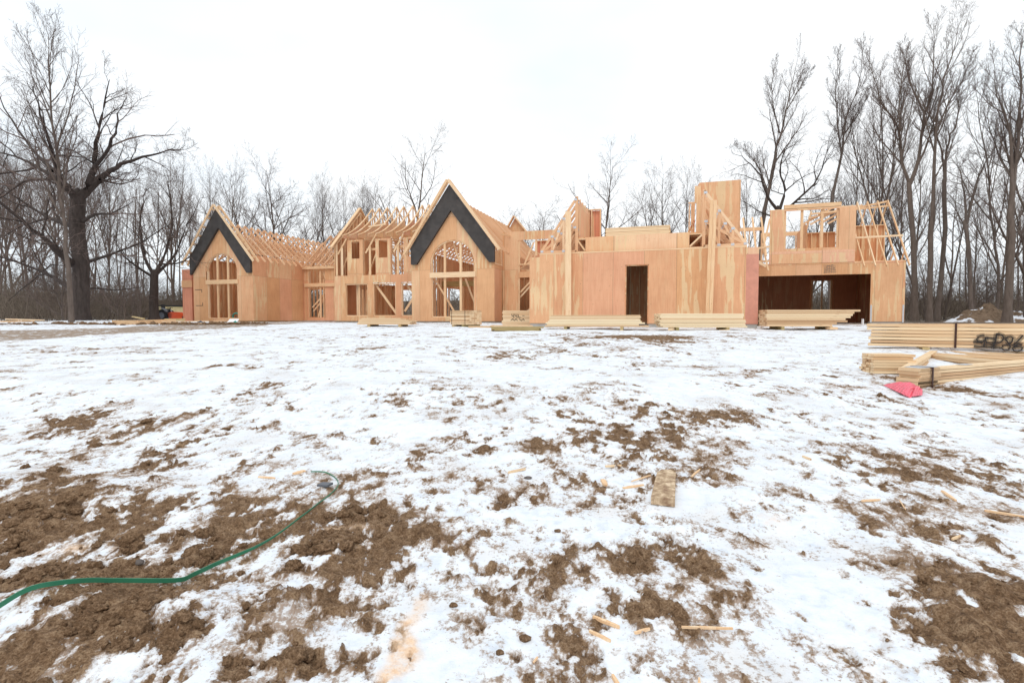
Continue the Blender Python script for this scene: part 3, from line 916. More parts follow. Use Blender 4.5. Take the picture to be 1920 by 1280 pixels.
# far gable peak behind the centre roof
m = hb(); m.plate([(-12.75, 7.2), (-10.6, 7.2), (-11.85, 8.65)], [], FR(38.0), (0, .03, 0)); m.build('gable_wall', M_plyb, house)
beamp('fly_rafter', (-11.87, 37.8, 8.78), (-10.5, 37.8, 7.1), .3, .08); beamp('fly_rafter', (-11.87, 37.8, 8.78), (-12.9, 37.8, 7.1), .3, .08)

# ---- link between centre gable and right block -----------------
DV = 29.4
fwall('front_wall', DV, [(-9.93, ZF), (-9.0, ZF), (-9.0, 5.64), (-5.3, 5.64), (-5.3, 6.14), (-9.93, 6.14)], [])
for a in (-8.95, -7.9): beamp('post', (a, DV + .08, ZF), (a, DV + .08, 5.62), .12, .06, up=(0, 1, 0))
beamp('header_beam', (-8.95, DV + .05, 4.22), (-5.9, DV + .05, 4.22), .1, .07)
beamp('header_beam', (-8.95, DV + .05, 3.62), (-5.9, DV + .05, 3.62), .1, .34, M_ply)
found('floor_deck', [((-8.9, DV + .2, 3.8), (-4.2, 35.0, 3.95))], M_inner)
for p, q in (((-8.9, 29.6, 2.6), (-8.2, 29.6, 3.3)), ((-8.95, 29.7, 2.3), (-8.1, 29.7, 3.2)), ((-8.9, 29.6, 4.0), (-8.1, 29.6, 4.5)), ((-8.6, 29.5, 4.25), (-8.05, 29.5, 5.5)), ((-8.9, 30.4, 5.3), (-7.9, 30.4, 4.9))): beamp('brace', p, q, .05, .09)
m = hb()
for k in range(9): m.box((-9.0 + k * .22, 30.2, 1.1 + k * .19), (-8.7 + k * .22, 31.2, 1.15 + k * .19))
m.beam((-9.1, 30.15, .95), (-6.9, 30.15, 2.85), .05, .28); m.build('staircase', M_lum, house)
fwall('partition', 34.2, rect(-9.2, -4.3, 3.95, 6.25), [], M_red); studs((-9.2, 34.1), (-4.3, 34.1), 3.95, 6.28, .4)
fwall('partition', 32.6, rect(-9.9, -5, ZF, 3.8), [rect(-8.8, -8.3, 1.5, 3.0)], M_inner)
studs((-9.9, 32.5), (-5, 32.5), ZF, 3.8, .4)

# ---- right block ----------------------------------------------
RV = 21.3
w = fwall('front_wall', RV, rect(-6.0, 2.42, .84, 3.72), [rect(-2.02, -1.11, .60, 3.19)] if False else [])
bpy.data.objects.remove(w)
fwall('front_wall', RV, [(-6.0, .84), (-2.02, .84), (-2.02, 3.19), (-1.11, 3.19), (-1.11, .84), (2.42, .84), (2.42, 3.72), (-5.56, 3.72), (-5.56, 3.62), (-6.0, 3.62)], [])
o = fwall('corner_panel', RV + .001, rect(2.421, 2.86, .84, 3.45), [], M_corner); o['label'] = 'reddish corner sheet'
fwall('rim_board', RV + .003, rect(2.421, 2.86, 3.45, 3.70), [], M_plyb)
m = hb()
m.beam((-2.0, RV + .1, .84), (-2.0, RV + .1, 3.15), .04, .14, up=(0, 1, 0)); m.beam((-1.13, RV + .1, .84), (-1.13, RV + .1, 3.15), .04, .14, up=(0, 1, 0)); m.beam((-2.0, RV + .1, 3.17), (-1.13, RV + .1, 3.17), .14, .04)
m.build('door_frame', M_inner, house)
swall('side_wall', -5.97, rect(RV + .03, 29.4, .84, 3.6), [], M_ply)
swall('side_wall', 2.86, rect(RV + .03, 31.3, .84, 3.6), [], M_ply)
fwall('rear_wall', 31.0, rect(-5.9, 2.8, .84, 3.7), [], M_garage); fwall('partition', 23.6, rect(-5.9, 2.8, .84, 3.6), [], M_inner); studs((-3.2, 23.5), (0, 23.5), .84, 3.6)  # partition added close behind the doorway to lift its black to brown
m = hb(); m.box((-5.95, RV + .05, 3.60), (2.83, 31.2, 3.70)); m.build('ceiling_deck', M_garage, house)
beamp('top_plate', (-5.56, RV + .06, 3.745), (2.42, RV + .06, 3.745), .14, .05)
# raised deck with plywood rim, open web ends at both sides
fwall('rim_board', 21.5, rect(-3.66, -1.62, 3.77, 4.39), [], M_plyb)
fwall('rim_board', 21.502, rect(-1.618, .40, 3.77, 4.40), [], M_red if False else M_plyb)
m = hb(); m.box((-4.02, 21.55, 4.36), (.9, 31, 4.40)); m.build('floor_deck', M_ply, house)
for a, b in ((-4.02, -3.66), (.40, .90)):
    for k in range(3):
        m = hb(); vv = 21.52 + k * .6
        m.beam((a, vv, 3.80), (b, vv, 3.80), .08, .05); m.beam((a, vv, 4.37 - .05), (b, vv, 4.37 - .05), .08, .05)
        m.beam((a + .02, vv, 4.3), (b - .02, vv, 3.85) if a < -2 else (b - .02, vv, 4.3), .08, .06) if a < -2 else m.beam((a + .02, vv, 3.85), (b - .02, vv, 4.3), .08, .06)
        o = m.build('floor_truss', M_lum, house)


def mono(u_low, u_high, zl, zh, v, n, name='roof_truss', sp=.61, plates=True):
    """mono truss, vertical leg at u_high"""
    m = hb(); s = 1 if u_high > u_low else -1; L = abs(u_high - u_low)
    def top(x): return zl + (zh - zl) * x
    m.beam((u_low, v, zl), (u_high, v, zh - .05), .045, .10)
    m.beam((u_low, v, zl), (u_high, v, zl), .045, .09)
    m.beam((u_high, v, zl - .03), (u_high, v, zh), .045, .12, up=(1, 0, 0))
    for x in (.32, .64): m.beam((u_low + s * L * x, v, zl), (u_low + s * L * x, v, top(x) - .06), .045, .09, up=(1, 0, 0))
    m.beam((u_low + s * L * .32, v, zl + .05), (u_low + s * L * .64, v, top(.64) - .1), .04, .09)
    m.beam((u_low + s * L * .64, v, zl + .05), (u_high, v, top(.62)), .04, .09)
    m.beam((u_low + s * L * .05, v, zl + .04), (u_high, v, top(.45)), .04, .10)
    o = m.build(name, M_lum2, house)
    m = hb()
    for x, z in ((.03, zl + .03), (.32, zl + .02), (.64, zl + .02), (.64, top(.64) - .07), (.97, zh - .12), (.5, top(.38)), (.95, top(.45) - .03), (.32, top(.32) - .07)):
        uu = u_low + s * L * x; m.box((uu - .06, v - .028, z - .045), (uu + .06, v - .024, z + .045))
    m.build('nail_plate', M_plate, o)
    series(o, n, (0, sp, -0.0))
    return o


mono(-5.55, -4.03, 3.84, 6.08, 21.5, 6)
mono(2.45, .92, 3.84, 6.00, 21.5, 6)
beamp('brace', (.95, 21.9, 4.35), (1.95, 21.9, 4.95), .06, .16)
# tall sheathed stair tower at the right of the deck
fwall('tower_wall', 23.6, rect(.80, 2.42, 4.41, 6.78), [], M_ply)
m = hb(); m.plate(rect(23.63, 26.0, 3.8, 6.74), [], SD(2.39), (-.03, 0, 0)); m.build('tower_wall', M_ply, house)
m = hb(); m.plate(rect(23.63, 26.0, 4.41, 6.74), [], SD(.80), (-.03, 0, 0)); m.build('tower_wall', M_ply, house)
fwall('tower_wall', 23.605, rect(.90, 2.42, 3.75, 4.405), [], M_ply)
fwall('tower_wall', 23.45, rect(.62, .86, 5.9, 6.62), [], M_lum)
beamp('column', (.78, 23.2, 4.4), (.78, 23.2, 6.35), .18, .14, up=(0, 1, 0))
beamp('column', (.93, 23.0, 4.4), (.93, 23.0, 6.2), .06, .10, up=(0, 1, 0))
beamp('column', (.60, 25.0, 4.4), (.60, 25.0, 6.25), .16, .10, up=(0, 1, 0)); beamp('column', (.45, 25.2, 4.4), (.45, 25.2, 6.2), .05, .10, up=(0, 1, 0))
beamp('top_plate', (.40, 25.1, 6.27), (.75, 25.1, 6.27), .1, .05)
m = hb()
m.beam((.30, 23.0, 4.42), (.62, 23.3, 5.15), .03, .1); m.beam((.52, 23.0, 4.42), (.60, 23.3, 5.1), .03, .1); m.build('brace', M_garage, house)
# left: pink inner wall and stud end wall behind the mono trusses
m = hb(); m.plate([(21.75, 4.42), (24.5, 4.42), (24.5, 5.9), (21.75, 5.95)], [], SD(-3.97), (.02, 0, 0)); m.build('inner_wall', M_plyb, house)
fwall('end_wall', 24.6, rect(-4.3, -3.46, 4.42, 6.08), [], M_red)
studs((-4.3, 24.5), (-3.46, 24.5), 4.42, 6.13, .36)
fwall('end_wall', 25.6, rect(-5.5, -4.3, 3.9, 5.7), [], M_red); studs((-5.5, 25.5), (-4.3, 25.5), 3.9, 5.72, .4)
# low rear rail of the deck
beamp('rim_board', (-1.0, 26.0, 4.75), (.6, 26.0, 4.75), .05, .18); studs((-.4, 26.1), (.6, 26.1), 4.40, 4.85, .4)

# ---- garage wing ----------------------------------------------
GV = 31.4
fwall('front_wall', GV, [(2.9, 3.36), (9.52, 3.36), (9.52, ZF), (11.04, ZF), (11.04, 3.98), (2.9, 3.98)], [], M_ply)
m = hb()
for k in range(7):     # weathered stamp on the header
    m.beam((7.35 + .02 * k, GV - .004, 3.47 + .06 * k), (7.95 - .03 * k, GV - .004, 3.52 + .055 * k + .05 * (k % 3)), .006, .022)
    m.beam((7.4 + .08 * k, GV - .005, 3.45), (7.36 + .085 * k, GV - .005, 3.88), .006, .018)
m.build('faded_marking', M_fade, house)
fwall('front_wall', GV + .004, rect(4.72, 8.78, 3.983, 6.88), [rect(5.43, 8.02, 4.80, 6.81)])
fwall('rim_board', GV - .02, rect(4.73, 8.75, 4.0, 4.66), [], M_plyb, .018)
for a in (6.29, 7.24, 5.46, 7.99): beamp('post', (a, GV + .12, 4.8), (a, GV + .12, 6.82), .13, .07, up=(0, 1, 0))
beamp('top_plate', (4.72, GV + .1, 6.90), (8.78, GV + .1, 6.90), .15, .05)
beamp('header_beam', (5.41, GV + .12, 7.05), (8.1, GV + .12, 7.05), .09, .22, M_old); beamp('header_beam', (5.41, GV + .02, 7.04), (8.1, GV + .02, 7.04), .05, .20)
beamp('top_plate', (2.9, GV + .1, 4.005), (11.04, GV + .1, 4.005), .15, .045)
for u, sgn in ((9.535, 1), (11.02, -1)):
    m = hb(); m.box((u, GV - .012, ZF - .05), (u + sgn * .07, GV - .004, 1.75)); m.build('strap_tie', M_plate, house)
# inside of the garage
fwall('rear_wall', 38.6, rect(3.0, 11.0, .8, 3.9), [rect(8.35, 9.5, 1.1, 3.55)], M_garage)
m = hb()
for x in (8.35, 8.93, 9.46): m.beam((x + .02, 38.5, 1.1), (x + .02, 38.5, 3.55), .1, .07, up=(0, 1, 0))
m.beam((8.35, 38.5, 3.52), (9.5, 38.5, 3.52), .1, .07); m.beam((8.35, 38.5, 1.12), (9.5, 38.5, 1.12), .1, .07); o = m.build('rear_window', M_lum, house)
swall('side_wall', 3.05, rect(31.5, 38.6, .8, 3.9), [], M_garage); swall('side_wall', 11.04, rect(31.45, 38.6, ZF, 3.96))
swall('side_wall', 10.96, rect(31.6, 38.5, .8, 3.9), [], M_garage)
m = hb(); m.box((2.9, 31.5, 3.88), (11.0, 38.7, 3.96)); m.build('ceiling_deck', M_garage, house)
# roof over the right part: rafters, knee wall, brace
m = hb()
m.beam((9.57, 30.95, 3.72), (9.57, 34.12, 7.58), .045, .11); m.beam((9.57, 34.12, 7.58), (9.57, 37.3, 3.95), .045, .11)
m.beam((9.57, 31.6, 4.5), (9.57, 32.0, 4.06), .04, .09)
o = m.build('rafter', M_lum, house); series(o, 4, (.49, 0, 0))
beamp('rafter', (9.08, 30.95, 3.72), (9.08, 33.0, 6.1), .045, .11)
beamp('brace', (8.85, 32.2, 5.35), (11.15, 32.2, 5.38), .05, .10)
studs((8.8, 34.3), (11.0, 34.3), 3.97, 6.3, .36); fwall('knee_wall', 34.4, rect(8.8, 11.0, 3.97, 6.3), [], M_inner)
swall('gable_wall', 11.05, [(34.4, 3.97), (38.6, 3.97), (37.0, 4.4), (34.4, 6.3)], [], M_ply)
for i in range(4):
    a = 6.9 + i * .45
    beamp('rafter', (a, 34.6, 6.55), (a + 1.6, 34.2, 7.45), .045, .10); 
beamp('rafter', (7.1, 34.7, 6.0), (7.35, 34.4, 7.3), .045, .1); beamp('rafter', (7.9, 34.7, 6.3), (8.0, 34.2, 7.4), .045, .1)
beamp('rafter', (7.2, 34.4, 6.9), (11.1, 34.14, 7.56), .045, .1); beamp('rafter', (7.3, 34.3, 7.1), (11.1, 34.12, 7.3), .045, .1)
beamp('header_beam', (4.8, 35.2, 6.15), (7.0, 35.2, 6.15), .05, .24)
studs((6.7, 35.2), (8.8, 35.2), 4.0, 6.15, .4); fwall('knee_wall', 35.3, rect(7.15, 8.8, 4.0, 6.12), [], M_inner)
m = hb(); m.plate([(32.6, 4.0), (35.1, 4.0), (35.1, 6.1), (33.2, 6.35), (32.6, 6.2)], [], SD(6.75), (.02, 0, 0)); m.build('inner_wall', M_ply, house)
for a in (4.85, 5.6): beamp('post', (a, 35.2, 4.0), (a, 35.2, 6.1), .08, .06)
# loose rafters and studs between the blocks
for u, vt, zt, zb, vb in ((3.38, 31.5, 6.6, 4.7, 30.7), (3.85, 31.5, 6.6, 4.4, 30.5), (4.3, 31.6, 6.6, 4.35, 30.4)):
    beamp('rafter', (u + .12, vb, zb), (u, vt, zt), .05, .09, up=(1, 0, 0))
beamp('rafter', (4.3, 31.0, 5.1), (4.62, 30.9, 3.62), .05, .09, up=(1, 0, 0)); beamp('rafter', (4.28, 31.05, 4.4), (4.66, 31.05, 6.4), .05, .09, up=(1, 0, 0))
beamp('brace', (3.4, 30.6, 4.72), (4.6, 30.6, 4.86), .05, .09); beamp('brace', (3.4, 31, 4.9), (4.2, 31, 3.9), .05, .12)
beamp('brace', (4.1, 30.9, 4.1), (4.5, 30.9, 3.85), .05, .14)
studs((2.9, 33.8), (4.7, 33.8), 4.0, 6.25, .33, depth=.1); beamp('header_beam', (2.9, 33.7, 6.3), (4.75, 33.7, 6.3), .06, .2)
beamp('header_beam', (3.0, 31.2, 4.15), (4.7, 31.2, 4.15), .05, .1)
found('floor_deck', [((2.9, 31.6, 3.965), (11.0, 38.6, 3.985))], M_ply)

# ================================================================ lumber and loose things
rnd = random.Random(5)


def stack(label, loc, rz, L, bw, bh, rows, cols, mat=M_stack, jit=.05, name='lumber_stack', cat='lumber stack', dun=True, steps=None, straps=(), group=None, dunmat=None):
    t = thing(name, label, cat, loc, rz, group)
    z0 = 0.09 if dun else 0.0
    if dun:
        for x in (-L * .3, L * .3):
            m = MB(); m.box((x - .05, -cols * bw / 2 - .05, -.06), (x + .05, cols * bw / 2 + .05, .088)); m.build('bearer', dunmat or M_old, t)
    m = MB(); m.beam((-.5, 0, 0), (.5, 0, 0), bw * .96, bh * .90); pr = m.build('board', mat, t)
    first = True
    for r in range(rows):
        for c in range(cols):
            o = pr if first else dup(pr, None, t)
            first = False
            s = steps[r] if steps else (0, 0)
            a = -L / 2 + s[0] + rnd.uniform(-jit, jit); b = L / 2 + s[1] + rnd.uniform(-jit, jit)
            o.location = ((a + b) / 2, (c - (cols - 1) / 2) * bw + rnd.uniform(-.012, .012), z0 + (r + .5) * bh)
            o.scale = (b - a, 1, 1)
    for x in straps:
        m = MB(); w = cols * bw / 2 + .006; h = rows * bh + .006
        pts = [(x, -w, z0), (x, -w, z0 + h), (x, w, z0 + h), (x, w, z0)]
        for p, q in zip(pts, pts[1:]): m.beam(p, q, .02, .004, up=(1, 0, 0) if p[0] != q[0] else (0, 1, 0) if abs(p[2] - q[2]) > .01 else (0, 0, 1))
        m.build('strap', M_strapblk, t)
    return t


def gat(px, Y, dz=0.0):
    X = (px - 960) / FPX * Y * 1.0
    return Vector((X, Y, float(relief(np.array([X]), np.array([float(Y)]))[0]) + dz + 0.01))


SG = 'lumber stacks in front of the house'
stack('long pale lumber stack on the snow left of the dark doorway', gat(1114, 18.6), -YAW * .75, 3.25, .14, .052, 8, 6, M_pale, .03, group=SG,
      steps=[(-.1, .25), (0, -.1), (-.05, .1), (.02, .0), (.05, -.05), (.08, -.05), (.1, -.03), (.1, -.05)])
stack('pale lumber stack on the snow right of the dark doorway', gat(1309, 17.9), -.02, 2.8, .14, .052, 9, 6, M_pale, .04, group=SG,
      steps=[(.1, .08), (.02, .03), (.0, .0), (0, .04), (-.03, 0), (0, -.05), (0, -.04), (0, -.03), (0, -.03)])
stack('large pink-tan lumber stack with stepped end in front of the garage opening', gat(1500, 19.0), -.12, 2.7, .18, .075, 8, 6, M_stack, .02, group=SG,
      steps=[(0, -.5), (0, -.35), (0, .0), (0, -.05), (0, .1), (0, .16), (0, .22), (0, .42)])
stack('flat stack of wooden sheets on blocks below the three lower windows', gat(728, 21.6), -.03, 2.1, .6, .038, 7, 2, M_stack, .03, group=SG,
      steps=[(-.05, 0), (-.02, 0), (0, 0), (0, .05), (.0, -.05), (.05, -.2), (.1, -.4)])
stack('cube-shaped stack of short boards below the arched centre window', gat(874, 21.3), R(-38), .92, .15, .072, 8, 6, M_stack, .01, group=SG, dun=True, straps=(-.38, .36))
s3 = stack('brown board stack with black handwriting beside the left corner of the right block', gat(985, 23.6), -YAW, 2.0, .12, .075, 9, 5, M_stack, .05, group=SG, dun=False)
m = MB()
for i, st in enumerate([[(0, .1), (.02, 0), (.1, 0), (.1, .1), (.1, -.08)], [(.15, .1), (.17, 0), (.25, 0), (.25, .1), (.25, -.08)], [(.32, .08), (.32, -.05), (.42, -.05)], [(.5, .02), (.6, .02)], [(-.05, -.2), (.05, -.12), (.12, -.2), (.2, -.12), (.28, -.2)], [(.35, -.12), (.45, -.2), (.55, -.12), (.6, -.2)]]):
    for (a, b), (c_, d_) in zip(st, st[1:]): m.beam((-.55 + a, -.315, .42 + b), (-.55 + c_, -.315, .42 + d_), .01, .02, up=(0, 0, 1) if abs(a - c_) > .005 else (1, 0, 0))
m.build('black_writing', M_spray, s3)
stack('weathered greenish planks with pale boards on top, left of the right block', gat(968, 17.2), .16, 1.55, .15, .045, 3, 6, M_old, .12, group=SG, dun=False)
stack('two pale boards laid on the weathered planks left of the right block', gat(960, 17.7, .13), .10, 1.3, .14, .04, 1, 3, M_lum, .15, group=SG, dun=False)
stack('single pinkish board lying right of the cube-shaped board stack', gat(902, 19.6), .12, .95, .12, .09, 1, 1, M_stack, .0, name='loose_board', cat='board', dun=False)
p = h2w(-1.65, 22.7, 4.40)
stack('pale lumber stack on the flat roof of the right block', p, -YAW, 2.6, .13, .062, 6, 6, M_pale, .03, group=SG)

# tall planks leaning on the right block
for lab, b, tp, n in (('tall pale plank leaning against the left end of the right block', (-4.24, 20.92, .80), (-4.32, 21.17, 5.42), 1), ('tall pale double plank leaning against the wall right of the doorway', (1.05, 20.85, .78), (1.17, 21.17, 5.50), 2)):
    P = h2w(*b); Q = h2w(*tp)
    t = thing('leaning_plank', lab, 'plank', P)
    ax = Vector((UX, UY, 0))
    for k in range(n):
        m = MB(); o_ = ax * (k * .13 if n > 1 else 0)
        w_ = .12 if n > 1 else .235
        m.beam(o_, (Q - P) + o_, .05, w_, up=ax); m.build('board', M_lum, t)

# planks at the far left
def gplank(label, px0, Y0, px1, Y1, w=.2, h=.05, dz=.03, mat=M_lum, name='loose_plank'):
    a = gat(px0, Y0, dz + h / 2); b = gat(px1, Y1, dz + h / 2)
    c = (a + b) / 2; t = MB(c); t.beam(a, b, w, h); o = t.build(name, mat); o.location = c
    return setp(o, label, 'plank')


gplank('long plank lying on the ground at the far left edge under the trees', -10, 25.5, 62, 25.8, .25, .06, .10)
gplank('thin plank crossing the long one at the far left edge', 14, 26.2, 81, 25.0, .15, .05, .19)
gplank('reddish board standing on edge beyond the soil ridge, left of the left gable', 211, 24.6, 260, 24.9, .06, .22, .0, M_stack)
gplank('pale board on edge to the right of the reddish one', 258, 24.8, 330, 26.4, .06, .20, .02)
gplank('short yellowish board behind the pale boards by the corner of the left gable', 312, 27.4, 345, 28.2, .3, .12, .05, M_old)
gplank('flat pale board in front of the left gable foundation', 304, 25.6, 392, 26.6, .4, .05, .10)
gplank('thin pale lath lying in front of the left gable', 335, 25.2, 399, 25.9, .12, .04, .03)
gplank('curved offcut of board against the left gable foundation', 398, 26.6, 424, 27.6, .3, .06, .06)
gplank('dark stick leaning on the ground beyond the left planks', 250, 28.0, 270, 26.4, .12, .05, .2, M_old)
gplank('small white upright board end inside the garage opening', 1616, 25.0, 1618, 25.0, .1, .28, .0, M_white)
gplank('pinkish offcut on the snow right of the garage lumber stack', 1552, 18.4, 1566, 18.4, .3, .08, .0, M_lum)
gplank('small offcut sticking out under the stack right of the doorway', 1256, 17.3, 1262, 17.6, .12, .08, .0, M_stack)
gplank('pale offcut in the snow under the right end of the doorway stack', 1352, 17.1, 1365, 17.2, .2, .03, .0, M_stack)

# white sheet and bits in front of the left gable
c = gat(437, 26.2, .15)
m = MB(c); m.plate([(-.27, -.09), (.22, -.09), (.28, .1), (-.2, .1)], [], lambda a, b: c + Vector((a, b * .8, b)), (0, .01, .005)); o = m.build('white_sheet', M_white); o.location = c
setp(o, 'small white sheet propped in front of the left gable window', 'sheet')
c = gat(441, 26.0, .0)
m = MB(c); m.tube([c + Vector((-.1, 0, .05)), c + Vector((0, .03, .13)), c + Vector((.1, 0, .05))], .05, 7); o = m.build('crumpled_bag', M_teal); o.location = c
setp(o, 'small teal crumpled bag under the white sheet', 'bag')
c = gat(376, 26.0, .0)
m = MB(c); m.tube([c + Vector((-.14, 0, .06)), c + Vector((0, .03, .13)), c + Vector((.1, 0, .06)), c + Vector((.22, 0, .03))], .05, 7); o = m.build('crumpled_tarp', M_grey); o.location = c
setp(o, 'small dark crumpled tarp beside the left gable corner', 'tarp')
# hose reel and tools behind the left window
c = h2w(-29.1, 28.5, .92)
t = thing('hose_reel', 'round green hose reel on the floor behind the left arched window', 'hose reel', c)
m = MB(); N = 20
ring = [(math.cos(i * 2 * math.pi / N) * .22, 0, .28 + math.sin(i * 2 * math.pi / N) * .22) for i in range(N + 1)]
m.tube(ring, .055, 6); m.build('coil', M_teal, t)
m = MB(); m.beam((-.2, 0, .02), (0, 0, .28), .03, .03); m.beam((.2, 0, .02), (0, 0, .28), .03, .03); m.beam((-.25, 0, .02), (.25, 0, .02), .2, .03); m.build('stand', M_grey, t)
c = h2w(-29.75, 28.5, .92)
m = MB(c); m.beam(c + Vector((0, 0, 0)), c + Vector((.1, 0, .45)), .1, .12); o = m.build('paint_tin', M_white); o.location = c; setp(o, 'small white can left of the green hose reel', 'can')
c = h2w(-28.35, 28.35, 1.9)
m = MB(c)
pts = [c + Vector((.12 * math.cos(a * .7) + .03 * a / 6, 0, .38 - a * .055)) for a in range(14)]
m.tube(pts, .035, 6); o = m.build('red_hose', M_pink); o.location = c; setp(o, 'red hose hanging on the leaning post in the left arched window', 'hose')

# ---------------------------------------------------------------- tractor and trailer beyond the left wing
c = gat(320, 40.0); c.z -= .02
t = thing('tractor', 'small orange tractor with black wheels partly hidden by the left wing', 'tractor', c, 0)
m = MB()
prof = [(.1, .32), (.0, .60), (.35, .74), (1.1, .70), (1.75, .50), (1.85, .2), (1.7, .12), (.25, .15)]
m.plate(prof, [], lambda a, b: (a, -.38, b), (0, .75, 0)); m.build('hood', M_orange, t)
for z in (.3, .42, .54):
    m = MB(); m.box((.08, -.40, z), (.34, -.384, z + .05)); m.build('vent', M_rubber, t)


def wheel(x, y, r, w):
    m = MB(); N = 20
    m.tube([(x + math.cos(i * 2 * math.pi / N) * (r - w * .45), y, r + math.sin(i * 2 * math.pi / N) * (r - w * .45)) for i in range(N + 1)], w * .5, 8)
    o = m.build('wheel', M_rubber, t, True)
    m = MB(); m.tube([(x, y - .05, r), (x, y + .05, r)], r * .55, 14); m.build('rim', M_grey, o)


wheel(-.35, -.45, .46, .26); wheel(-.35, .45, .46, .26); wheel(1.5, -.42, .3, .18); wheel(1.5, .42, .3, .18)
m = MB(); pts = [(-.95 + .6 * (1 - math.cos(a)), -.62, .46 + .56 * math.sin(a)) for a in np.linspace(.1, 2.6, 10)]
for p, q in zip(pts, pts[1:]): m.beam(p, q, .34, .04, up=(0, 1, 0)) if False else m.beam(p, q, .04, .34, up=(0, 1, 0))
m.build('mudguard', M_grey, t)
m = MB(); m.box((-.5, -.2, .9), (-.1, .2, .98)); m.beam((-.5, 0, .95), (-.55, 0, 1.3), .36, .08, up=(1, 0, 0)); m.build('seat', M_rubber, t)
m = MB(); m.tube([(-.0, 0, .75), (.02, 0, 1.05)], .03, 6); m.tube([(.0 + .18 * math.cos(a), .18 * math.sin(a), 1.06) for a in np.linspace(0, 2 * math.pi, 13)], .02, 6); m.build('steering_wheel', M_rubber, t)
m = MB(); m.beam((-.2, -.3, 1.0), (.15, -.3, .2), .05, .05); m.beam((-.2, .3, 1.0), (.15, .3, .2), .05, .05); m.build('frame_bar', M_plate, t)
c = gat(334, 44.5)
t = thing('site_trailer', 'tan trailer with black lid standing behind the orange tractor', 'trailer', c, 0)
m = MB(); m.plate([(-1.5, .60), (-1.05, .38), (3.0, .38), (3.0, 1.15), (-1.5, 1.2)], [], lambda a, b: (a, -1, b), (0, 2, 0)); m.build('body', M_tan, t)
m = MB(); m.box((-1.0, -1.05, 1.20), (3.05, 1.05, 1.30)); m.build('lid', M_rubber, t)
for x in (.6, 1.5): wheel(x, -.9, .32, .2); wheel(x, .9, .32, .2)

# ---------------------------------------------------------------- truss bundles at the right
def truss_layer(kind):
    m = MB()
    if kind == 'a':      # chord along x on the near side, top chord rising behind it
        L = 6.4; k = math.tan(R(34))
        m.beam((0, .05, 0), (L, .05, 0), .12, .047); m.beam((.15, .14, 0), (L / 2 + .1, .14 + (L / 2 - .05) * k, 0), .12, .056)
        m.beam((L / 2 + .1, .14 + (L / 2 - .05) * k, 0), (L - .1, .14, 0), .12, .056)
        for x0, x1 in ((1.7, 1.7), (1.75, 3.2), (3.2, 3.2)):
            m.beam((x0, .14, 0), (x1, .1 + x1 * k - .1, 0), .09, .054)
        m.beam((0.02, .17, 0), (.5, .17, 0), .10, .055)
    else:
        L = 6.0; k = math.tan(R(21))
        m.beam((0, .06, 0), (L, .06, 0), .10, .031); m.beam((.02, .17, 0), (L, .17 + L * k, 0), .10, .031)
        m.beam((-.01, .12, 0), (.42, .12, 0), .22, .035)
        for x0, x1 in ((1.9, 2.9), (2.75, 3.3), (2.95, 4.4), (3.9, 4.5), (4.6, 5.0)):
            m.beam((x0 + .3, .11, 0), (x1, .1 + x1 * k, 0), .09, .034)
    return m


def bundle(label, kind, loc, rz, n, h):
    t = thing('truss_bundle', label, 'truss bundle', loc, rz, 'bundles of roof trusses on the snow')
    pr = truss_layer(kind).build('truss', M_stack, t)
    for i in range(n):
        o = pr if i == 0 else dup(pr, None, t)
        o.location = (rnd.uniform(-.04, .04), rnd.uniform(-.004, .014), (i + .5) * h)
    return t


P0 = Vector((6.70, 9.75, 0)); P0.z = .535
rzA = math.atan2(-1.12, 1.87)
tA = bundle('large truss bundle with black spray-painted marks, farther back at the right edge', 'a', P0, rzA, 7, .060)
m = MB(); m.beam((1.26, -.018, 0), (1.26, -.018, .43), .03, .012, up=(0, 1, 0)) if False else m.box((1.24, -.022, -.005), (1.27, -.012, .43)); m.box((1.24, -.02, .421), (1.27, .16, .431)); m.build('strap', M_strapblk, tA)
for x in (.8, 3.8):
    m = MB(); m.box((x, -.05, -.14), (x + .1, 2.0, -.004)); m.build('bearer', M_old, tA)
# spray marks on the near face
dA = Vector((math.cos(rzA), math.sin(rzA), 0)); nA_ = Vector((-dA.y, dA.x, 0))


def onface(px, py):
    d = Vector(ray(px, py)); q = P0 - Vector((0, 0, CH)) - nA_ * .018
    k = q.dot(nA_) / d.dot(nA_); W = d * k + Vector((0, 0, CH)) - P0
    return (W.dot(dA), -.019, W.z)


M_over = plain('thin_overspray', (.06, .05, .045), .9, .2, 40); M_over.node_tree.nodes['Principled BSDF'].inputs['Alpha'].default_value = .2
strokes = [[(420, 460), (320, 465), (220, 510), (180, 570), (220, 640), (340, 650), (400, 600), (410, 700), (390, 820)], [(80, 650), (350, 655)], [(100, 780), (300, 800), (640, 805), (900, 820)],
           [(790, 390), (770, 500), (750, 620), (690, 760), (690, 870)], [(800, 400), (960, 460), (1000, 540), (930, 640), (820, 690), (700, 700)], [(440, 500), (450, 600), (480, 680), (600, 700), (720, 690)], [(430, 520), (600, 540), (760, 560)],
           [(1040, 550), (1120, 500), (1200, 490), (1270, 530), (1240, 640), (1150, 730), (960, 760), (920, 840), (1020, 910), (1140, 880), (1190, 800), (1150, 700), (1030, 560)], [(1570, 450), (1480, 560), (1390, 650), (1240, 740), (1400, 760)],
           [(1550, 740), (1460, 705), (1330, 760), (1260, 840), (1290, 920), (1400, 945), (1520, 900), (1570, 820), (1480, 790), (1300, 810)]]
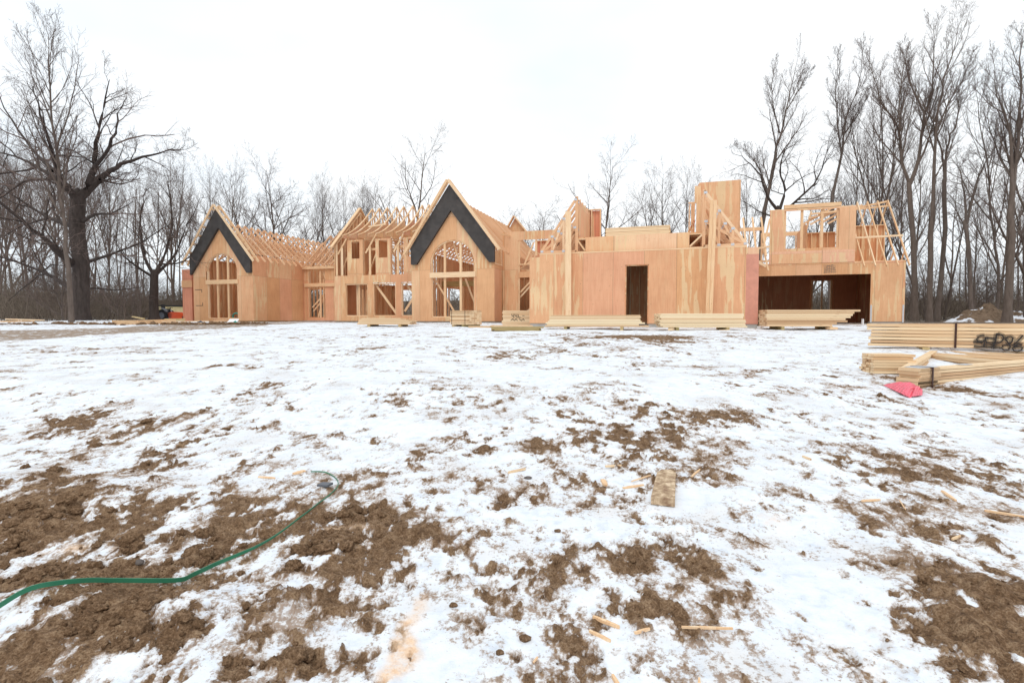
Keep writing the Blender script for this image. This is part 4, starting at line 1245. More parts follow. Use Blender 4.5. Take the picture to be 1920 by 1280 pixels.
for st in strokes:
    m = MB(); pp = [onface(1820 + a / 16, 600 + b / 16) for a, b in st]
    m.tube(pp, .011, 6, 1.0)
    for q in m.v: q.y = -.018 + (q.y + .019) * .12
    m.build('spray_mark', M_spray, tA)
    m = MB(); m.tube([(a, -.017, b) for a, _, b in pp], .038, 8)
    for q in m.v: q.y = -.0165 + (q.y + .017) * .03
    m.build('overspray', M_over, tA)

A0 = Vector((4.60, 5.82, 0)); A0.z = float(relief(np.array([4.6]), np.array([5.9]))[0]) - .0
A0.z = .487 - 6 * .038
tB = bundle('low truss bundle with pointed end and pink plastic under its corner, nearest at the right', 'b', A0, R(26.5), 6, .038)
m = MB(); m.box((.22, -.012, -.003), (.245, -.002, .235)); m.box((.22, -.012, .229), (.245, .22, .235)); m.build('strap', M_strapblk, tB)
m = MB(); m.plate([(.03, .02), (.42, .02), (.45, .12), (.36, .25), (.06, .2)], [], lambda a, b: (a, b, .2285), (0, 0, .0025)); m.build('nail_plate', M_plate, tB)
m = MB(); m.plate([(1.0, .01), (1.2, .01), (1.2, .11), (1.0, .11)], [], lambda a, b: (a, b, .2285), (0, 0, .0025)); m.build('nail_plate', M_plate, tB)
for x in (2.0, 4.4):
    m = MB(); m.box((x, -.05, -.12), (x + .09, 1.5, -.004)); m.build('bearer', M_old, tB)
m = MB(); m.box((.25, .04, -.12), (.5, .16, -.004)); m.build('bearer', M_old, tB)
c = Vector((4.98, 6.88, float(relief(np.array([4.98]), np.array([6.88]))[0]) + .0))
stack('short bundle of truss ends just behind the nearest truss bundle', c, R(-6), .50, .075, .036, 7, 4, M_stack, .02, name='truss_ends', cat='lumber bundle', dun=False)

# pink plastic
T1, T2 = at(1715, 729, 5.62), at(1729, 732, 5.72)
Lp, Bp, Rp = at(1655, 753, 5.95), at(1702, 769, 5.35), at(1729, 750, 5.45)
for q in (Lp, Bp, Rp): q.z = full_z(q.x, q.y) + .012
cen = (T1 + Lp + Bp + Rp) / 4; cen.z = Lp.z
m = MB(cen); n = 14
grid = []
for i in range(n + 1):
    s_ = i / n; row = []
    for j in range(n + 1):
        r_ = j / n
        top = T1.lerp(T2, r_)
        bot = (Lp.lerp(Bp, r_ / .62) if r_ < .62 else Bp.lerp(Rp, (r_ - .62) / .38))
        q = top.lerp(bot, s_)
        q.z += (.085 * math.sin(math.pi * s_) * (1.0 - abs(r_ - .45)) + .018 * math.sin(r_ * 17 + s_ * 5) * math.sin(math.pi * min(1, s_ + .15)) - .06 * math.exp(-((r_ - .62) / .06) ** 2) * (s_ < .98))
        row.append(q)
    grid.append(row)
for i in range(n):
    for j in range(n): m.quad(grid[i][j], grid[i][j + 1], grid[i + 1][j + 1], grid[i + 1][j], [(0, 0)] * 4)
o = m.build('plastic_sheet', M_pink, None, True); o.location = cen
md = o.modifiers.new('thick', 'SOLIDIFY'); md.thickness = .003
setp(o, 'crumpled pink plastic sheet sticking out under the nearest truss bundle', 'plastic sheet')


def gz1(x, y): return full_z(x, y)


# green strapping band
pl = [(-40, 1165), (0, 1148), (60, 1120), (150, 1104), (215, 1096), (330, 1089), (362, 1079), (400, 1062), (450, 1040), (500, 1016), (540, 990), (575, 965), (600, 945), (622, 926), (634, 910), (628, 897), (608, 886), (580, 884)]
P = []
for i, (a, b) in enumerate(pl):
    q = gp2(a, b); P.append(q)
path_ = []
for i in range(len(P) - 1):
    p0, p1, p2, p3 = P[max(i - 1, 0)], P[i], P[i + 1], P[min(i + 2, len(P) - 1)]
    for k in range(6):
        u = k / 6
        path_.append(.5 * ((2 * p1) + (p2 - p0) * u + (2 * p0 - 5 * p1 + 4 * p2 - p3) * u * u + (3 * p1 - p0 - 3 * p2 + p3) * u ** 3))
cc = path_[len(path_) // 2].copy()
zs = np.array([gz1(q.x, q.y) for q in path_]); zp = np.pad(zs, 4, 'edge'); zs = np.max([zp[k:k + len(zs)] for k in range(9)], axis=0)
zs = np.convolve(np.pad(zs, 6, 'edge'), np.ones(13) / 13, 'valid')
STRAP = np.array([(q.x, q.y) for q in path_])
m = MB(cc)
for i, q in enumerate(path_): q.z = zs[i] + .010
for i, (p, q) in enumerate(zip(path_, path_[1:])): m.beam(p, q + (q - p) * .02, .004, .017 if i < 42 else max(.007, .017 - .0006 * (i - 42)))
o = m.build('plastic_strap', M_green); o.location = cc
setp(o, 'long curved green plastic strap lying across the soil and snow', 'strap')

# wood scraps, one by one
SCR = [(1130, 899, 1137, 911, .034, .012, 'small square wood offcut on the snow, left of the muddy plank'), (1168, 917, 1207, 912, .022, .008, 'flat splinter pointing at the muddy plank from the left'), (1184, 908, 1220, 897, .010, .006, 'thin splinter just above the flat one beside the muddy plank'),
       (1112, 1153, 1162, 1172, .013, .010, 'thick splinter on snow, upper of the pair at the bottom centre'), (1105, 1178, 1145, 1196, .011, .008, 'ragged splinter just below the thick one at the bottom centre'), (1190, 1193, 1218, 1184, .010, .008, 'short splinter on soil between the bottom pair and the long stick'),
       (1278, 1178, 1374, 1180, .008, .007, 'long straight thin stick on the soil at the bottom right of centre'), (1148, 1258, 1164, 1284, .011, .01, 'splinter at the bottom edge on dark soil'), (1311, 1264, 1312, 1290, .008, .008, 'upright splinter at the very bottom edge on soil'),
       (1615, 948, 1650, 943, .016, .008, 'pale splinter on open snow left of the two at the right'), (1686, 942, 1698, 960, .006, .004, 'faint thin splinter on the snow between its two neighbours'), (1766, 925, 1792, 943, .018, .01, 'curved splinter on snow, slanting down to the right'), (1846, 960, 1925, 972, .018, .01, 'long pale splinter at the right edge on snow'),
       (550, 886, 571, 880, .035, .01, 'small pale offcut near the far end of the green strap'), (484, 890, 516, 893, .016, .008, 'thin pale splinter left of the far end of the green strap'), (1000, 1233, 1008, 1225, .006, .005, 'tiny splinter on snow left of the bottom soil patch'),
       (1135, 878, 1165, 876, .02, .01, 'reddish splinter on soil at the edge of the central patch'), (953, 888, 985, 880, .018, .012, 'brown bark strip on snow left of the central patch'), (1296, 900, 1312, 886, .012, .008, 'short splinter right of the top of the muddy plank'), (1505, 866, 1520, 873, .02, .01, 'brown splinter on snow right of the dusty patch'), (1785, 1013, 1800, 1008, .012, .008, 'reddish splinter on snow near the right edge')]
for x0, y0, x1, y1, w_, h_, lab in SCR:
    a = gp2(x0, y0); b = gp2(x1, y1); a.z = gz1(a.x, a.y); b.z = gz1(b.x, b.y)
    mx = max([gz1(a.x + (b.x - a.x) * k_ / 6, a.y + (b.y - a.y) * k_ / 6) for k_ in range(7)]) + h_ * .5
    a.z = max(a.z + h_ / 2, mx - .006); b.z = max(b.z + h_ / 2, mx - .006)
    c = (a + b) / 2; d = (b - a); L_ = d.length; d.normalize(); sd = d.cross(Vector((0, 0, 1))).normalized(); upv = sd.cross(d)
    m = MB(c); n = 6; rings = []
    for i in range(n + 1):
        k = i / n; ww = w_ / 2 * (.45 + .55 * math.sin(math.pi * (.12 + .8 * k)) + rnd.uniform(-.12, .12)); q = a + d * (L_ * k) + sd * rnd.uniform(-.1, .1) * w_
        rings.append([q - sd * ww - upv * h_ / 2, q + sd * ww - upv * h_ / 2, q + sd * ww * .9 + upv * h_ / 2, q - sd * ww * .9 + upv * h_ / 2])
    for r0, r1 in zip(rings, rings[1:]):
        for k in range(4): m.quad(r0[k], r0[(k + 1) % 4], r1[(k + 1) % 4], r1[k], [(0, 0), (.02, 0), (.02, .1), (0, .1)])
    m.quad(*rings[0], [(0, 0)] * 4); m.quad(*rings[-1], [(0, 0)] * 4)
    o = m.build('wood_splinter', M_lum if 'brown' not in lab and 'reddish' not in lab else M_stack); o.location = c
    setp(o, lab, 'wood splinter', 'wood splinters on the ground')
# muddy plank trodden into the ground
a, b = gp2(1249, 886), gp2(1243, 950); z = max(gz1(a.x, a.y), gz1(b.x, b.y)) + .004
M_mud = NT('muddy_plank', .85, .2); vv = M_mud.coord('Object'); nn = M_mud.noise(vv, 16, 5, .7)
M_mud.bump(nn, .5, .01); M_mudm = M_mud.col(M_mud.ramp(nn, [(.36, (.26, .16, .10)), (.50, (.46, .33, .21)), (.64, (.76, .60, .42))]))
c = (a + b) / 2; c.z = z
e1 = Vector((a.x - b.x, a.y - b.y, 0)); hl = e1.length / 2; e1.normalize(); e2 = Vector((e1.y, -e1.x, 0))
m = MB(c); m.plate([(-.062, -hl), (.060, -hl * 1.02), (.058, hl * .8), (.03, hl), (-.03, hl * .96), (-.052, hl * .7)], [], lambda p, q: c + e2 * p + e1 * q + Vector((0, 0, .006)), (0, 0, -.04)); o = m.build('muddy_plank', M_mudm); o.location = c
setp(o, 'short muddy plank end trodden into snow and soil right of centre', 'plank')
# grey fitting and dark stone
q = gp2(608, 912); q.z = gz1(q.x, q.y)
m = MB(q); m.plate([(-.035, -.02), (.03, -.03), (.045, .02), (-.02, .03)], [], lambda a, b: q + Vector((a, b, .012)), (0, 0, .012)); o = m.build('plastic_offcut', M_grey); o.location = q
setp(o, 'small dark grey square offcut inside the loop of the green strap', 'offcut')


def blob(c, rx, ry, rz_, seed, sub=2):
    import bmesh
    bm = bmesh.new(); bmesh.ops.create_icosphere(bm, subdivisions=sub, radius=1)
    r = random.Random(seed); ph = [r.uniform(0, 6) for _ in range(6)]
    for v_ in bm.verts:
        q = v_.co; k = 1 + .16 * math.sin(3 * q.x + ph[0]) + .14 * math.sin(4 * q.y + ph[1]) + .12 * math.sin(5 * q.z + ph[2]) + r.uniform(-.07, .07)
        v_.co = Vector((q.x * k * rx, q.y * k * ry, q.z * k * rz_))
    me_ = bpy.data.meshes.new('stone'); bm.to_mesh(me_); bm.free(); return me_


M_soil = NT('clod_soil', .95, .12); vv = M_soil.coord('Object'); nn = M_soil.noise(vv, 95, 6, .75); M_soil.bump(nn, 1.0, .006)
n2_ = M_soil.noise(vv, 2.5, 3)
M_soilm = M_soil.col(M_soil.mix(.6, M_soil.ramp(nn, [(.32, (.075, .042, .023)), (.5, (.19, .115, .065)), (.68, (.40, .27, .17))]), M_soil.ramp(n2_, [(.3, (.72, .68, .64)), (.7, (1, 1, 1))]), 'MULTIPLY'))
M_stone = plain('dark_stone', (.13, .11, .10), .8, .3, 25)
for px, py, s_, lab, mt in ((242, 1014, .04, 'dark flat stone on snow above the green strap', M_stone), (50, 1012, .03, 'brown stone left of the dark flat stone', M_soilm), (262, 1055, .02, 'small grey pebble between the dark stone and the strap', M_stone), (851, 1131, .016, 'round brown clod alone on the snow at bottom centre', M_soilm),
                      (985, 1193, .022, 'largest brown clod on the snow left of the bottom soil patch', M_soilm), (938, 1217, .014, 'small brown clod left of the largest one at the bottom', M_soilm), (990, 897, .02, 'pale brown stone on snow left of the central soil patch', M_stone), (1045, 996, .016, 'small reddish stone standing on snow at centre', M_soilm)):
    q = gp2(px, py); q.z = gz1(q.x, q.y) + s_ * .3
    o = bpy.data.objects.new('stone', blob(q, s_, s_ * .7, s_ * .55, px)); COL.objects.link(o); o.location = q; o.data.materials.append(mt)
    o.data.polygons.foreach_set('use_smooth', [True] * len(o.data.polygons)); setp(o, lab, 'stone')


# clods of soil: nobody could count them
import bmesh


def ico_np(sub):
    bm = bmesh.new(); bmesh.ops.create_icosphere(bm, subdivisions=sub, radius=1)
    vs = np.array([v_.co[:] for v_ in bm.verts]); fs = np.array([[v_.index for v_ in f.verts] for f in bm.faces]); bm.free(); return vs, fs


def scatter(name, pts, sizes, mat, sub=2):
    vs, fs = ico_np(sub); n = len(pts); k = len(vs)
    g = np.random.default_rng(3)
    sc = g.uniform(.65, 1.35, (n, 3)); sc[:, 2] *= .75
    ph = g.uniform(0, 6.3, (n, 6, 1)); an = g.uniform(0, 6.3, n)
    V = vs[None] * np.ones((n, 1, 1))
    f_ = 1 + .22 * np.sin(2.7 * V[:, :, 0] + ph[:, 0]) + .20 * np.sin(3.3 * V[:, :, 1] + ph[:, 1]) + .18 * np.sin(3.9 * V[:, :, 2] + ph[:, 2]) + .16 * np.sin(7 * V[:, :, 0] + 5 * V[:, :, 1] + ph[:, 3]) + .12 * np.sin(9 * V[:, :, 2] + 6 * V[:, :, 0] + ph[:, 4]) + g.uniform(-.15, .15, (n, k))
    if sub > 2:
        fx = V[:, :, 0] * 2.1 + ph[:, 1] * 9; fy = V[:, :, 1] * 2.1 + V[:, :, 2] * 1.7 + ph[:, 2] * 9
        f_ = f_ - g.uniform(-.15, .15, (n, 1)) * 0 + .0
        f_ = 1 + .55 * fbm(fx.ravel(), fy.ravel(), 63, 5, .62).reshape(n, k) + .30 * fbm((V[:, :, 2] * 2.6 + ph[:, 4] * 7).ravel(), (V[:, :, 0] * 2.6).ravel(), 67, 5, .62).reshape(n, k)
    V = V * f_[:, :, None] * sc[:, None, :] * sizes[:, None, None]
    ca, sa = np.cos(an)[:, None], np.sin(an)[:, None]
    X = V[:, :, 0] * ca - V[:, :, 1] * sa; Y = V[:, :, 0] * sa + V[:, :, 1] * ca
    V = np.stack([X + pts[:, 0:1], Y + pts[:, 1:2], V[:, :, 2] + pts[:, 2:3]], 2).reshape(-1, 3)
    F = (fs[None] + (np.arange(n) * k)[:, None, None]).reshape(-1, 3)
    me_ = bpy.data.meshes.new(name)
    me_.vertices.add(len(V)); me_.vertices.foreach_set('co', V.astype(np.float32).ravel())
    me_.loops.add(len(F) * 3); me_.loops.foreach_set('vertex_index', F.astype(np.int32).ravel())
    me_.polygons.add(len(F)); me_.polygons.foreach_set('loop_start', np.arange(0, len(F) * 3, 3, dtype=np.int32))
    me_.update(calc_edges=True); me_.materials.append(mat)
    o = bpy.data.objects.new(name, me_); COL.objects.link(o); o['kind'] = 'stuff'; return o


g = np.random.default_rng(12)
cx_ = []; sz_ = []
for n_, x0, x1, y0, y1, smin, smax, tilt, thr in ((9000, -4.2, 4.2, 1.2, 5.5, .002, .010, 2.2, .03), (3200, -3.4, -.6, 1.25, 2.7, .004, .036, 4.2, .05), (260, .2, 3.0, 1.4, 2.6, .005, .020, 2, .1), (500, -6, -2.0, 2.4, 4.6, .008, .045, 2.2, .06), (2600, -9, 9, 4, 13, .004, .022, 2.2, .02), (1500, -6, 6, 1.3, 8, .002, .009, 2, -.3)):
    X = g.uniform(x0, x1, n_); Y = g.uniform(y0, y1, n_); S_ = soil(X, Y)
    ok = S_ > thr + g.uniform(0, .15, n_)
    if n_ == 3200: ok &= fbm(X * 1.5, Y * 1.5, 77, 3) > -.12
    dist_ = np.min(np.hypot(X[:, None] - STRAP[None, :, 0], Y[:, None] - STRAP[None, :, 1]), axis=1); ok &= dist_ > .05
    X, Y, S_, dist_ = X[ok], Y[ok], S_[ok], dist_[ok]
    r_ = smin + (smax - smin) * g.random(len(X)) ** (tilt + 1.2)
    ok = dist_ > .02 + 2.1 * r_; X, Y, S_, r_ = X[ok], Y[ok], S_[ok], r_[ok]
    Z = relief(X, Y) + fine_z(X, Y, S_) + r_ * .1
    cx_.append(np.stack([X, Y, Z], 1)); sz_.append(r_)
# dark clods along the berm at the far left and in the churned strip
X = g.uniform(-24, -12, 500); Y = np.interp(X, [-24, -12], [24.5, 25.6]) + g.normal(0, .35, 500); r_ = .02 + .12 * g.random(500) ** 3
cx_.append(np.stack([X, Y, relief(X, Y) + .03], 1)); sz_.append(r_)
PC = np.concatenate(cx_); SZ = np.concatenate(sz_); big_ = SZ > .011
scatter('soil_clods', PC[~big_], SZ[~big_], M_soilm, 1)
scatter('soil_clods', PC[big_], SZ[big_], M_soilm, 4)

# mound of soil at the right under the trees
c = at(1850, 603, 33); c.z = .8
nx_, ny_ = 120, 50
m = MB(c)
xs = np.linspace(-3.6, 7.5, nx_); ys = np.linspace(-1.8, 3.0, ny_)
Xg, Yg = np.meshgrid(xs, ys)
H = 1.05 * np.exp(-((Xg + .35) / 1.5) ** 2 - (Yg / 1.1) ** 2) + .62 * np.exp(-((Xg - 2.6) / 2.6) ** 2 - (Yg / 1.2) ** 2) + .5 * np.exp(-((Xg - 5.5) / 1.6) ** 2 - (Yg / 1.2) ** 2)
H = H * (1 + .5 * fbm(Xg * 1.5 + 9, Yg * 1.5, 19, 5, .6)) + .12 * fbm(Xg * 4, Yg * 4, 18, 4) * np.minimum(1, H * 3) - .12
V_ = [c + Vector((float(Xg[j, i]), float(Yg[j, i]), float(H[j, i]))) for j in range(ny_) for i in range(nx_)]
m.v = V_
for j in range(ny_ - 1):
    for i in range(nx_ - 1):
        a = j * nx_ + i; m.f.append((a, a + 1, a + nx_ + 1, a + nx_)); m.uv.append([(0, 0)] * 4)
tt = NT('soil_mound', .95, .1); vv = tt.coord('Object'); nn = tt.noise(vv, 5, 6, .7); gg = tt.n('ShaderNodeNewGeometry'); sx_ = tt.n('ShaderNodeSeparateXYZ'); tt.l(gg.outputs['Normal'], sx_.inputs[0])
n3_ = tt.noise(vv, 1.1, 3)
sn = tt.ramp(tt.math('ADD', tt.math('MULTIPLY', sx_.outputs[2], .5), tt.math('MULTIPLY', n3_, .9)), [(.90, 0), (.95, .9)])
tt.bump(nn, .7, .06)
o = m.build('soil_mound', tt.col(tt.mix(sn, tt.ramp(nn, [(.3, (.09, .06, .04)), (.7, (.27, .19, .13))]), (.8, .83, .88))), None, True); o.location = c
setp(o, 'rough brown mound of soil with snow on top under the right trees', 'soil mound')

# ================================================================ bare winter trees
class TM:
    def __init__(s): s.v = []; s.f = []

    def tube(s, pts, rad, n):
        base = len(s.v); N = len(pts)
        for i in range(N):
            p = pts[i]; a = pts[i + 1] if i + 1 < N else p; b = pts[i - 1] if i else p
            dx, dy, dz = a[0] - b[0], a[1] - b[1], a[2] - b[2]
            l = math.sqrt(dx * dx + dy * dy + dz * dz) or 1; dx /= l; dy /= l; dz /= l
            if abs(dz) < .9: ax, ay, az = dy, -dx, 0.0
            else: ax, ay, az = 0.0, dz, -dy
            l = math.sqrt(ax * ax + ay * ay + az * az) or 1; ax /= l; ay /= l; az /= l
            bx, by, bz = ay * dz - az * dy, az * dx - ax * dz, ax * dy - ay * dx
            r = rad[i]
            for k in range(n):
                c, sn = CS[n][k]; c *= r; sn *= r
                s.v.append((p[0] + ax * c + bx * sn, p[1] + ay * c + by * sn, p[2] + az * c + bz * sn))
        for i in range(N - 1):
            o = base + i * n
            for k in range(n):
                k2 = (k + 1) % n; s.f.append((o + k, o + k2, o + n + k2, o + n + k))

    def build(s, name, mat, parent, off=(0, 0, 0)):
        me_ = bpy.data.meshes.new(name)
        V = np.array(s.v, dtype=np.float32) - np.array(off, dtype=np.float32); F = np.array(s.f, dtype=np.int32)
        me_.vertices.add(len(V)); me_.vertices.foreach_set('co', V.ravel())
        me_.loops.add(len(F) * 4); me_.loops.foreach_set('vertex_index', F.ravel())
        me_.polygons.add(len(F)); me_.polygons.foreach_set('loop_start', np.arange(0, len(F) * 4, 4, dtype=np.int32))
        me_.polygons.foreach_set('use_smooth', np.ones(len(F), dtype=bool))
        me_.update(calc_edges=True); me_.materials.append(mat)
        o = bpy.data.objects.new(name, me_); COL.objects.link(o); o.parent = parent; return o


CS = {n: [(math.cos(2 * math.pi * k / n), math.sin(2 * math.pi * k / n)) for k in range(n)] for n in (3, 4, 5, 6, 8, 10)}


def mkpath(p, d, L, n, wob, up, r):
    out = [p]; st = L / n; x, y, z = p; dx, dy, dz = d
    for i in range(n):
        dx += r.gauss(0, wob); dy += r.gauss(0, wob); dz += r.gauss(0, wob) + up
        l = math.sqrt(dx * dx + dy * dy + dz * dz); dx /= l; dy /= l; dz /= l
        x += dx * st; y += dy * st; z += dz * st; out.append((x, y, z))
    return out


SIDES = [10, 6, 4, 3, 3, 3]


def grow(T, Cn, pts, r0, r1, lvl, sp, r, L=None):
    n = len(pts)
    (T if lvl <= 1 else Cn).tube(pts, [r0 + (r1 - r0) * (i / (n - 1)) ** sp.get('tap', .72) for i in range(n)], SIDES[lvl])
    if lvl >= sp['max']: return
    if L is None:
        L = sum(math.dist(pts[i], pts[i + 1]) for i in range(n - 1))
    k = sp['n'][lvl]; s0 = sp['start'][lvl]; ang = R(sp['ang'][lvl]); az = r.uniform(0, 6.28)
    nc = max(1, int(k * r.uniform(.85, 1.15)))
    for i in range(nc):
        t = s0 + (1 - s0) * (i + r.random()) / nc
        f = t * (n - 1); a = min(int(f), n - 2); f -= a
        p = tuple(pts[a][j] + (pts[a + 1][j] - pts[a][j]) * f for j in range(3))
        d = [pts[a + 1][j] - pts[a][j] for j in range(3)]; l = math.sqrt(sum(q * q for q in d)) or 1; d = [q / l for q in d]
        if abs(d[2]) < .9: e = (d[1], -d[0], 0.0)
        else: e = (0.0, d[2], -d[1])
        l = math.sqrt(sum(q * q for q in e)); e = [q / l for q in e]
        g_ = (e[1] * d[2] - e[2] * d[1], e[2] * d[0] - e[0] * d[2], e[0] * d[1] - e[1] * d[0])
        az += 2.4 + r.uniform(-.5, .5); A_ = ang * r.uniform(.65, 1.3)
        ca, sa, cz, sz = math.cos(A_), math.sin(A_), math.cos(az), math.sin(az)
        nd = tuple(d[j] * ca + (e[j] * cz + g_[j] * sz) * sa for j in range(3))
        tt_ = (t - s0) / (1 - s0)
        CL = L * sp['len'][lvl] * (sp.get('prof') or (lambda q: 1 - .62 * q))(tt_) * r.uniform(.7, 1.25) if lvl == 0 else L * sp['len'][lvl] * (1 - .5 * tt_) * r.uniform(.65, 1.25)
        rr = r0 + (r1 - r0) * t ** sp.get('tap', .8)
        cr = min(rr * .72, max(sp['rmin'], CL * sp['rk']))
        ns = [9, 7, 5, 3, 2][lvl]
        cp = mkpath(p, nd, CL, ns, sp['wob'][lvl], sp['up'][lvl], r)
        grow(T, Cn, cp, cr, max(sp['rmin'] * .55, cr * .22), lvl + 1, sp, r, CL)


TALL = dict(max=4, n=[17, 8, 7, 4], start=[.34, .18, .15, .12], ang=[30, 33, 34, 34], len=[.40, .46, .48, .52], wob=[.06, .08, .10, .12], up=[.10, .09, .05, .03], rmin=.0068, rk=.017, prof=lambda q: 1.05 - .72 * q)
ROUND = dict(max=4, n=[17, 8, 6, 4], start=[.20, .18, .15, .12], ang=[46, 38, 38, 36], len=[.46, .46, .48, .52], wob=[.07, .10, .12, .14], up=[.07, .05, .03, .02], rmin=.0068, rk=.017, prof=lambda q: 1.0 - .6 * q)
OAK = dict(max=4, n=[9, 8, 7, 6], start=[.12, .15, .12, .1], ang=[46, 46, 44, 40], len=[.42, .5, .52, .55], wob=[.15, .17, .18, .18], up=[.02, .02, .02, .015], rmin=.0068, rk=.017)
POLE = dict(max=3, n=[11, 6, 4], start=[.45, .25, .2], ang=[38, 40, 40], len=[.22, .4, .42], wob=[.08, .10, .13], up=[.08, .06, .03], rmin=.0068, rk=.014, prof=lambda q: 1.0 - .5 * q)
UNDER = dict(max=3, n=[12, 6, 4], start=[.1, .15, .15], ang=[50, 50, 45], len=[.6, .45, .45], wob=[.14, .16, .18], up=[.03, .02, .02], rmin=.006, rk=.012)


def proto(name, sp, H, r0, seed, lean=0.0, forks=0, wob=.035, bk=None, tw=None):
    r = random.Random(seed); T = TM(); Cn = TM()
    t = thing(name, '', 'tree')
    base = mkpath((0, 0, -.3), (lean, 0, 1), H, 14, wob, .03, r)
    grow(T, Cn, base, r0, r0 * .08, 0, sp, r, H)
    for k in range(forks):
        i = r.choice((3, 4, 5)); a = r.uniform(0, 6.28)
        pt = mkpath(base[i], (math.cos(a) * .45, math.sin(a) * .45, 1), H * (1 - i / 15), 10, wob, .05, r)
        s2_ = dict(sp); s2_['start'] = [.2] + sp['start'][1:]
        grow(T, Cn, pt, r0 * .62, r0 * .06, 0, s2_, r, H * .8)
    # root flare
    T.build('trunk', bk or M_bark, t); Cn.build('crown', tw or M_twig, t)
    return t


def traced(name, label, Y, limbs, sp, seed, bk=M_bark, tw=M_twig, spread=1.0):
    """tree whose main limbs follow the photo's; limbs: (level, [(px, py, depth offset)...], r0, r1)"""
    r = random.Random(seed); T = TM(); Cn = TM()
    b0 = limbs[0][1][0]; base = at(b0[0], b0[1], Y); gz_ = float(relief(np.array([base.x]), np.array([Y]))[0]) - .1
    t = thing(name, label, 'tree', (base.x, Y, gz_ + .1))
    for lvl, pts, r0, r1 in limbs:
        if lvl >= 0 and sp.get('kind') != 'oak': r0 *= .72; r1 = .006
        elif lvl >= 0: r0 *= .9; r1 = .012
        else:
            k_ = 1.0 if sp.get('kind') == 'oak' else .72
            r0 *= k_; r1 *= k_ * .92
        P = []
        for i, q in enumerate(pts):
            w = at(q[0], q[1], Y + (q[2] if len(q) > 2 else 0)); P.append(w)
        if lvl == 0 and pts is limbs[0][1]: P[0] = Vector((P[0].x, P[0].y, gz_))
        S = [P[0]]
        for i in range(len(P) - 1):
            p0, p1, p2, p3 = P[max(i - 1, 0)], P[i], P[i + 1], P[min(i + 2, len(P) - 1)]
            for k in range(1, 4):
                u = k / 3; q = .5 * ((2 * p1) + (p2 - p0) * u + (2 * p0 - 5 * p1 + 4 * p2 - p3) * u * u + (3 * p1 - p0 - 3 * p2 + p3) * u ** 3)
                j = .035 if i else .0
                S.append(q + Vector((r.gauss(0, j), r.gauss(0, j), r.gauss(0, j))))
        Lr = sum((S[i + 1] - S[i]).length for i in range(len(S) - 1))
        s2_ = dict(sp)
        if lvl == -1:      # bare trunk, no side branches
            dd = (S[-1] - S[-2]).normalized(); rr_ = [r0 + (r1 - r0) * min(1, i / (len(S) - 1)) ** .6 for i in range(len(S))]
            S = [tuple(q) for q in S] + [tuple(S[-1] + dd * r1 * .7), tuple(S[-1] + dd * r1 * 1.5)]
            rr_[0] *= 1.3; T.tube(S, rr_ + [r1 * .72, r1 * .25], 10)
            continue
        grow(T, Cn, [tuple(q) for q in S], r0, r1, lvl, s2_, r, Lr)
    T.build('trunk', bk, t, (base.x, Y, gz_ + .1)); Cn.build('crown', tw, t, (base.x, Y, gz_ + .1))
    return t


# ---- the great oak at the left and the tall thin tree before it
OKL = dict(OAK); OKL['kind'] = 'oak'; OKL['n'] = [11, 8, 6, 4]; OKL['len'] = [.46, .50, .52, .55]
traced('oak_tree', 'massive old dark oak with thick spreading crooked limbs at the left', 30, [
    (-1, [(150, 600), (152, 520), (147, 440), (146, 372)], .46, .40),
    (0, [(147, 378), (166, 345), (178, 300), (185, 250, -1), (196, 200, -1), (205, 150, -2)], .28, .04),
    (0, [(150, 372), (185, 338, 1), (215, 312, 1.5), (250, 300, 2), (300, 287, 2.5), (345, 276, 3)], .27, .03),
    (0, [(146, 374), (120, 345, -1), (103, 312, -2), (92, 265, -3), (75, 215, -3), (60, 160, -3)], .26, .04),
    (1, [(178, 312), (200, 285, -2), (215, 250, -3), (222, 215, -3), (240, 180, -3)], .15, .03),
    (1, [(155, 415), (180, 402, -1), (215, 398, -2), (248, 378, -3)], .13, .03),
    (0, [(138, 495), (105, 470, -2), (60, 430, -4), (0, 378, -6), (-60, 350, -7)], .25, .06),
    (0, [(140, 545), (85, 512, 1), (30, 490, 2), (-40, 470, 3)], .16, .04),
    (0, [(138, 425), (85, 405, 2), (20, 365, 3), (-50, 330, 4)], .17, .04),
    (1, [(160, 492), (205, 478, 2), (250, 462, 3), (300, 432, 4), (330, 415, 5)], .13, .025),
    (0, [(128, 350), (90, 325, 2), (45, 300, 3), (0, 285, 4), (-40, 260, 5)], .18, .04),
    (1, [(100, 320), (60, 280, 2), (20, 225, 2), (-10, 160, 2)], .14, .03),
    (1, [(187, 336), (225, 345, 3), (262, 335, 4)], .09, .02),
    (1, [(120, 470), (80, 450, 3), (30, 455, 4)], .1, .03)], OKL, 3, M_bark2)
SL = dict(TALL); SL['n'] = [26, 8, 6, 3]; SL['start'] = [.30, .15, .15, .12]; SL['len'] = [.26, .46, .48, .52]; SL['ang'] = [34, 34, 34, 34]
traced('tall_tree', 'very tall slender tree leaning left in front of the oak', 27, [
    (0, [(134, 600), (128, 500), (117, 400), (107, 300), (96, 200), (90, 120), (87, 45)], .20, .02),
    (1, [(100, 240), (82, 190, 1), (60, 140, 1), (45, 100, 1)], .07, .015), (1, [(104, 280), (130, 210, -1), (142, 150, -1), (150, 110, -1)], .07, .015)], SL, 8)
OK2 = dict(OKL); OK2['n'] = [9, 7, 6, 4]
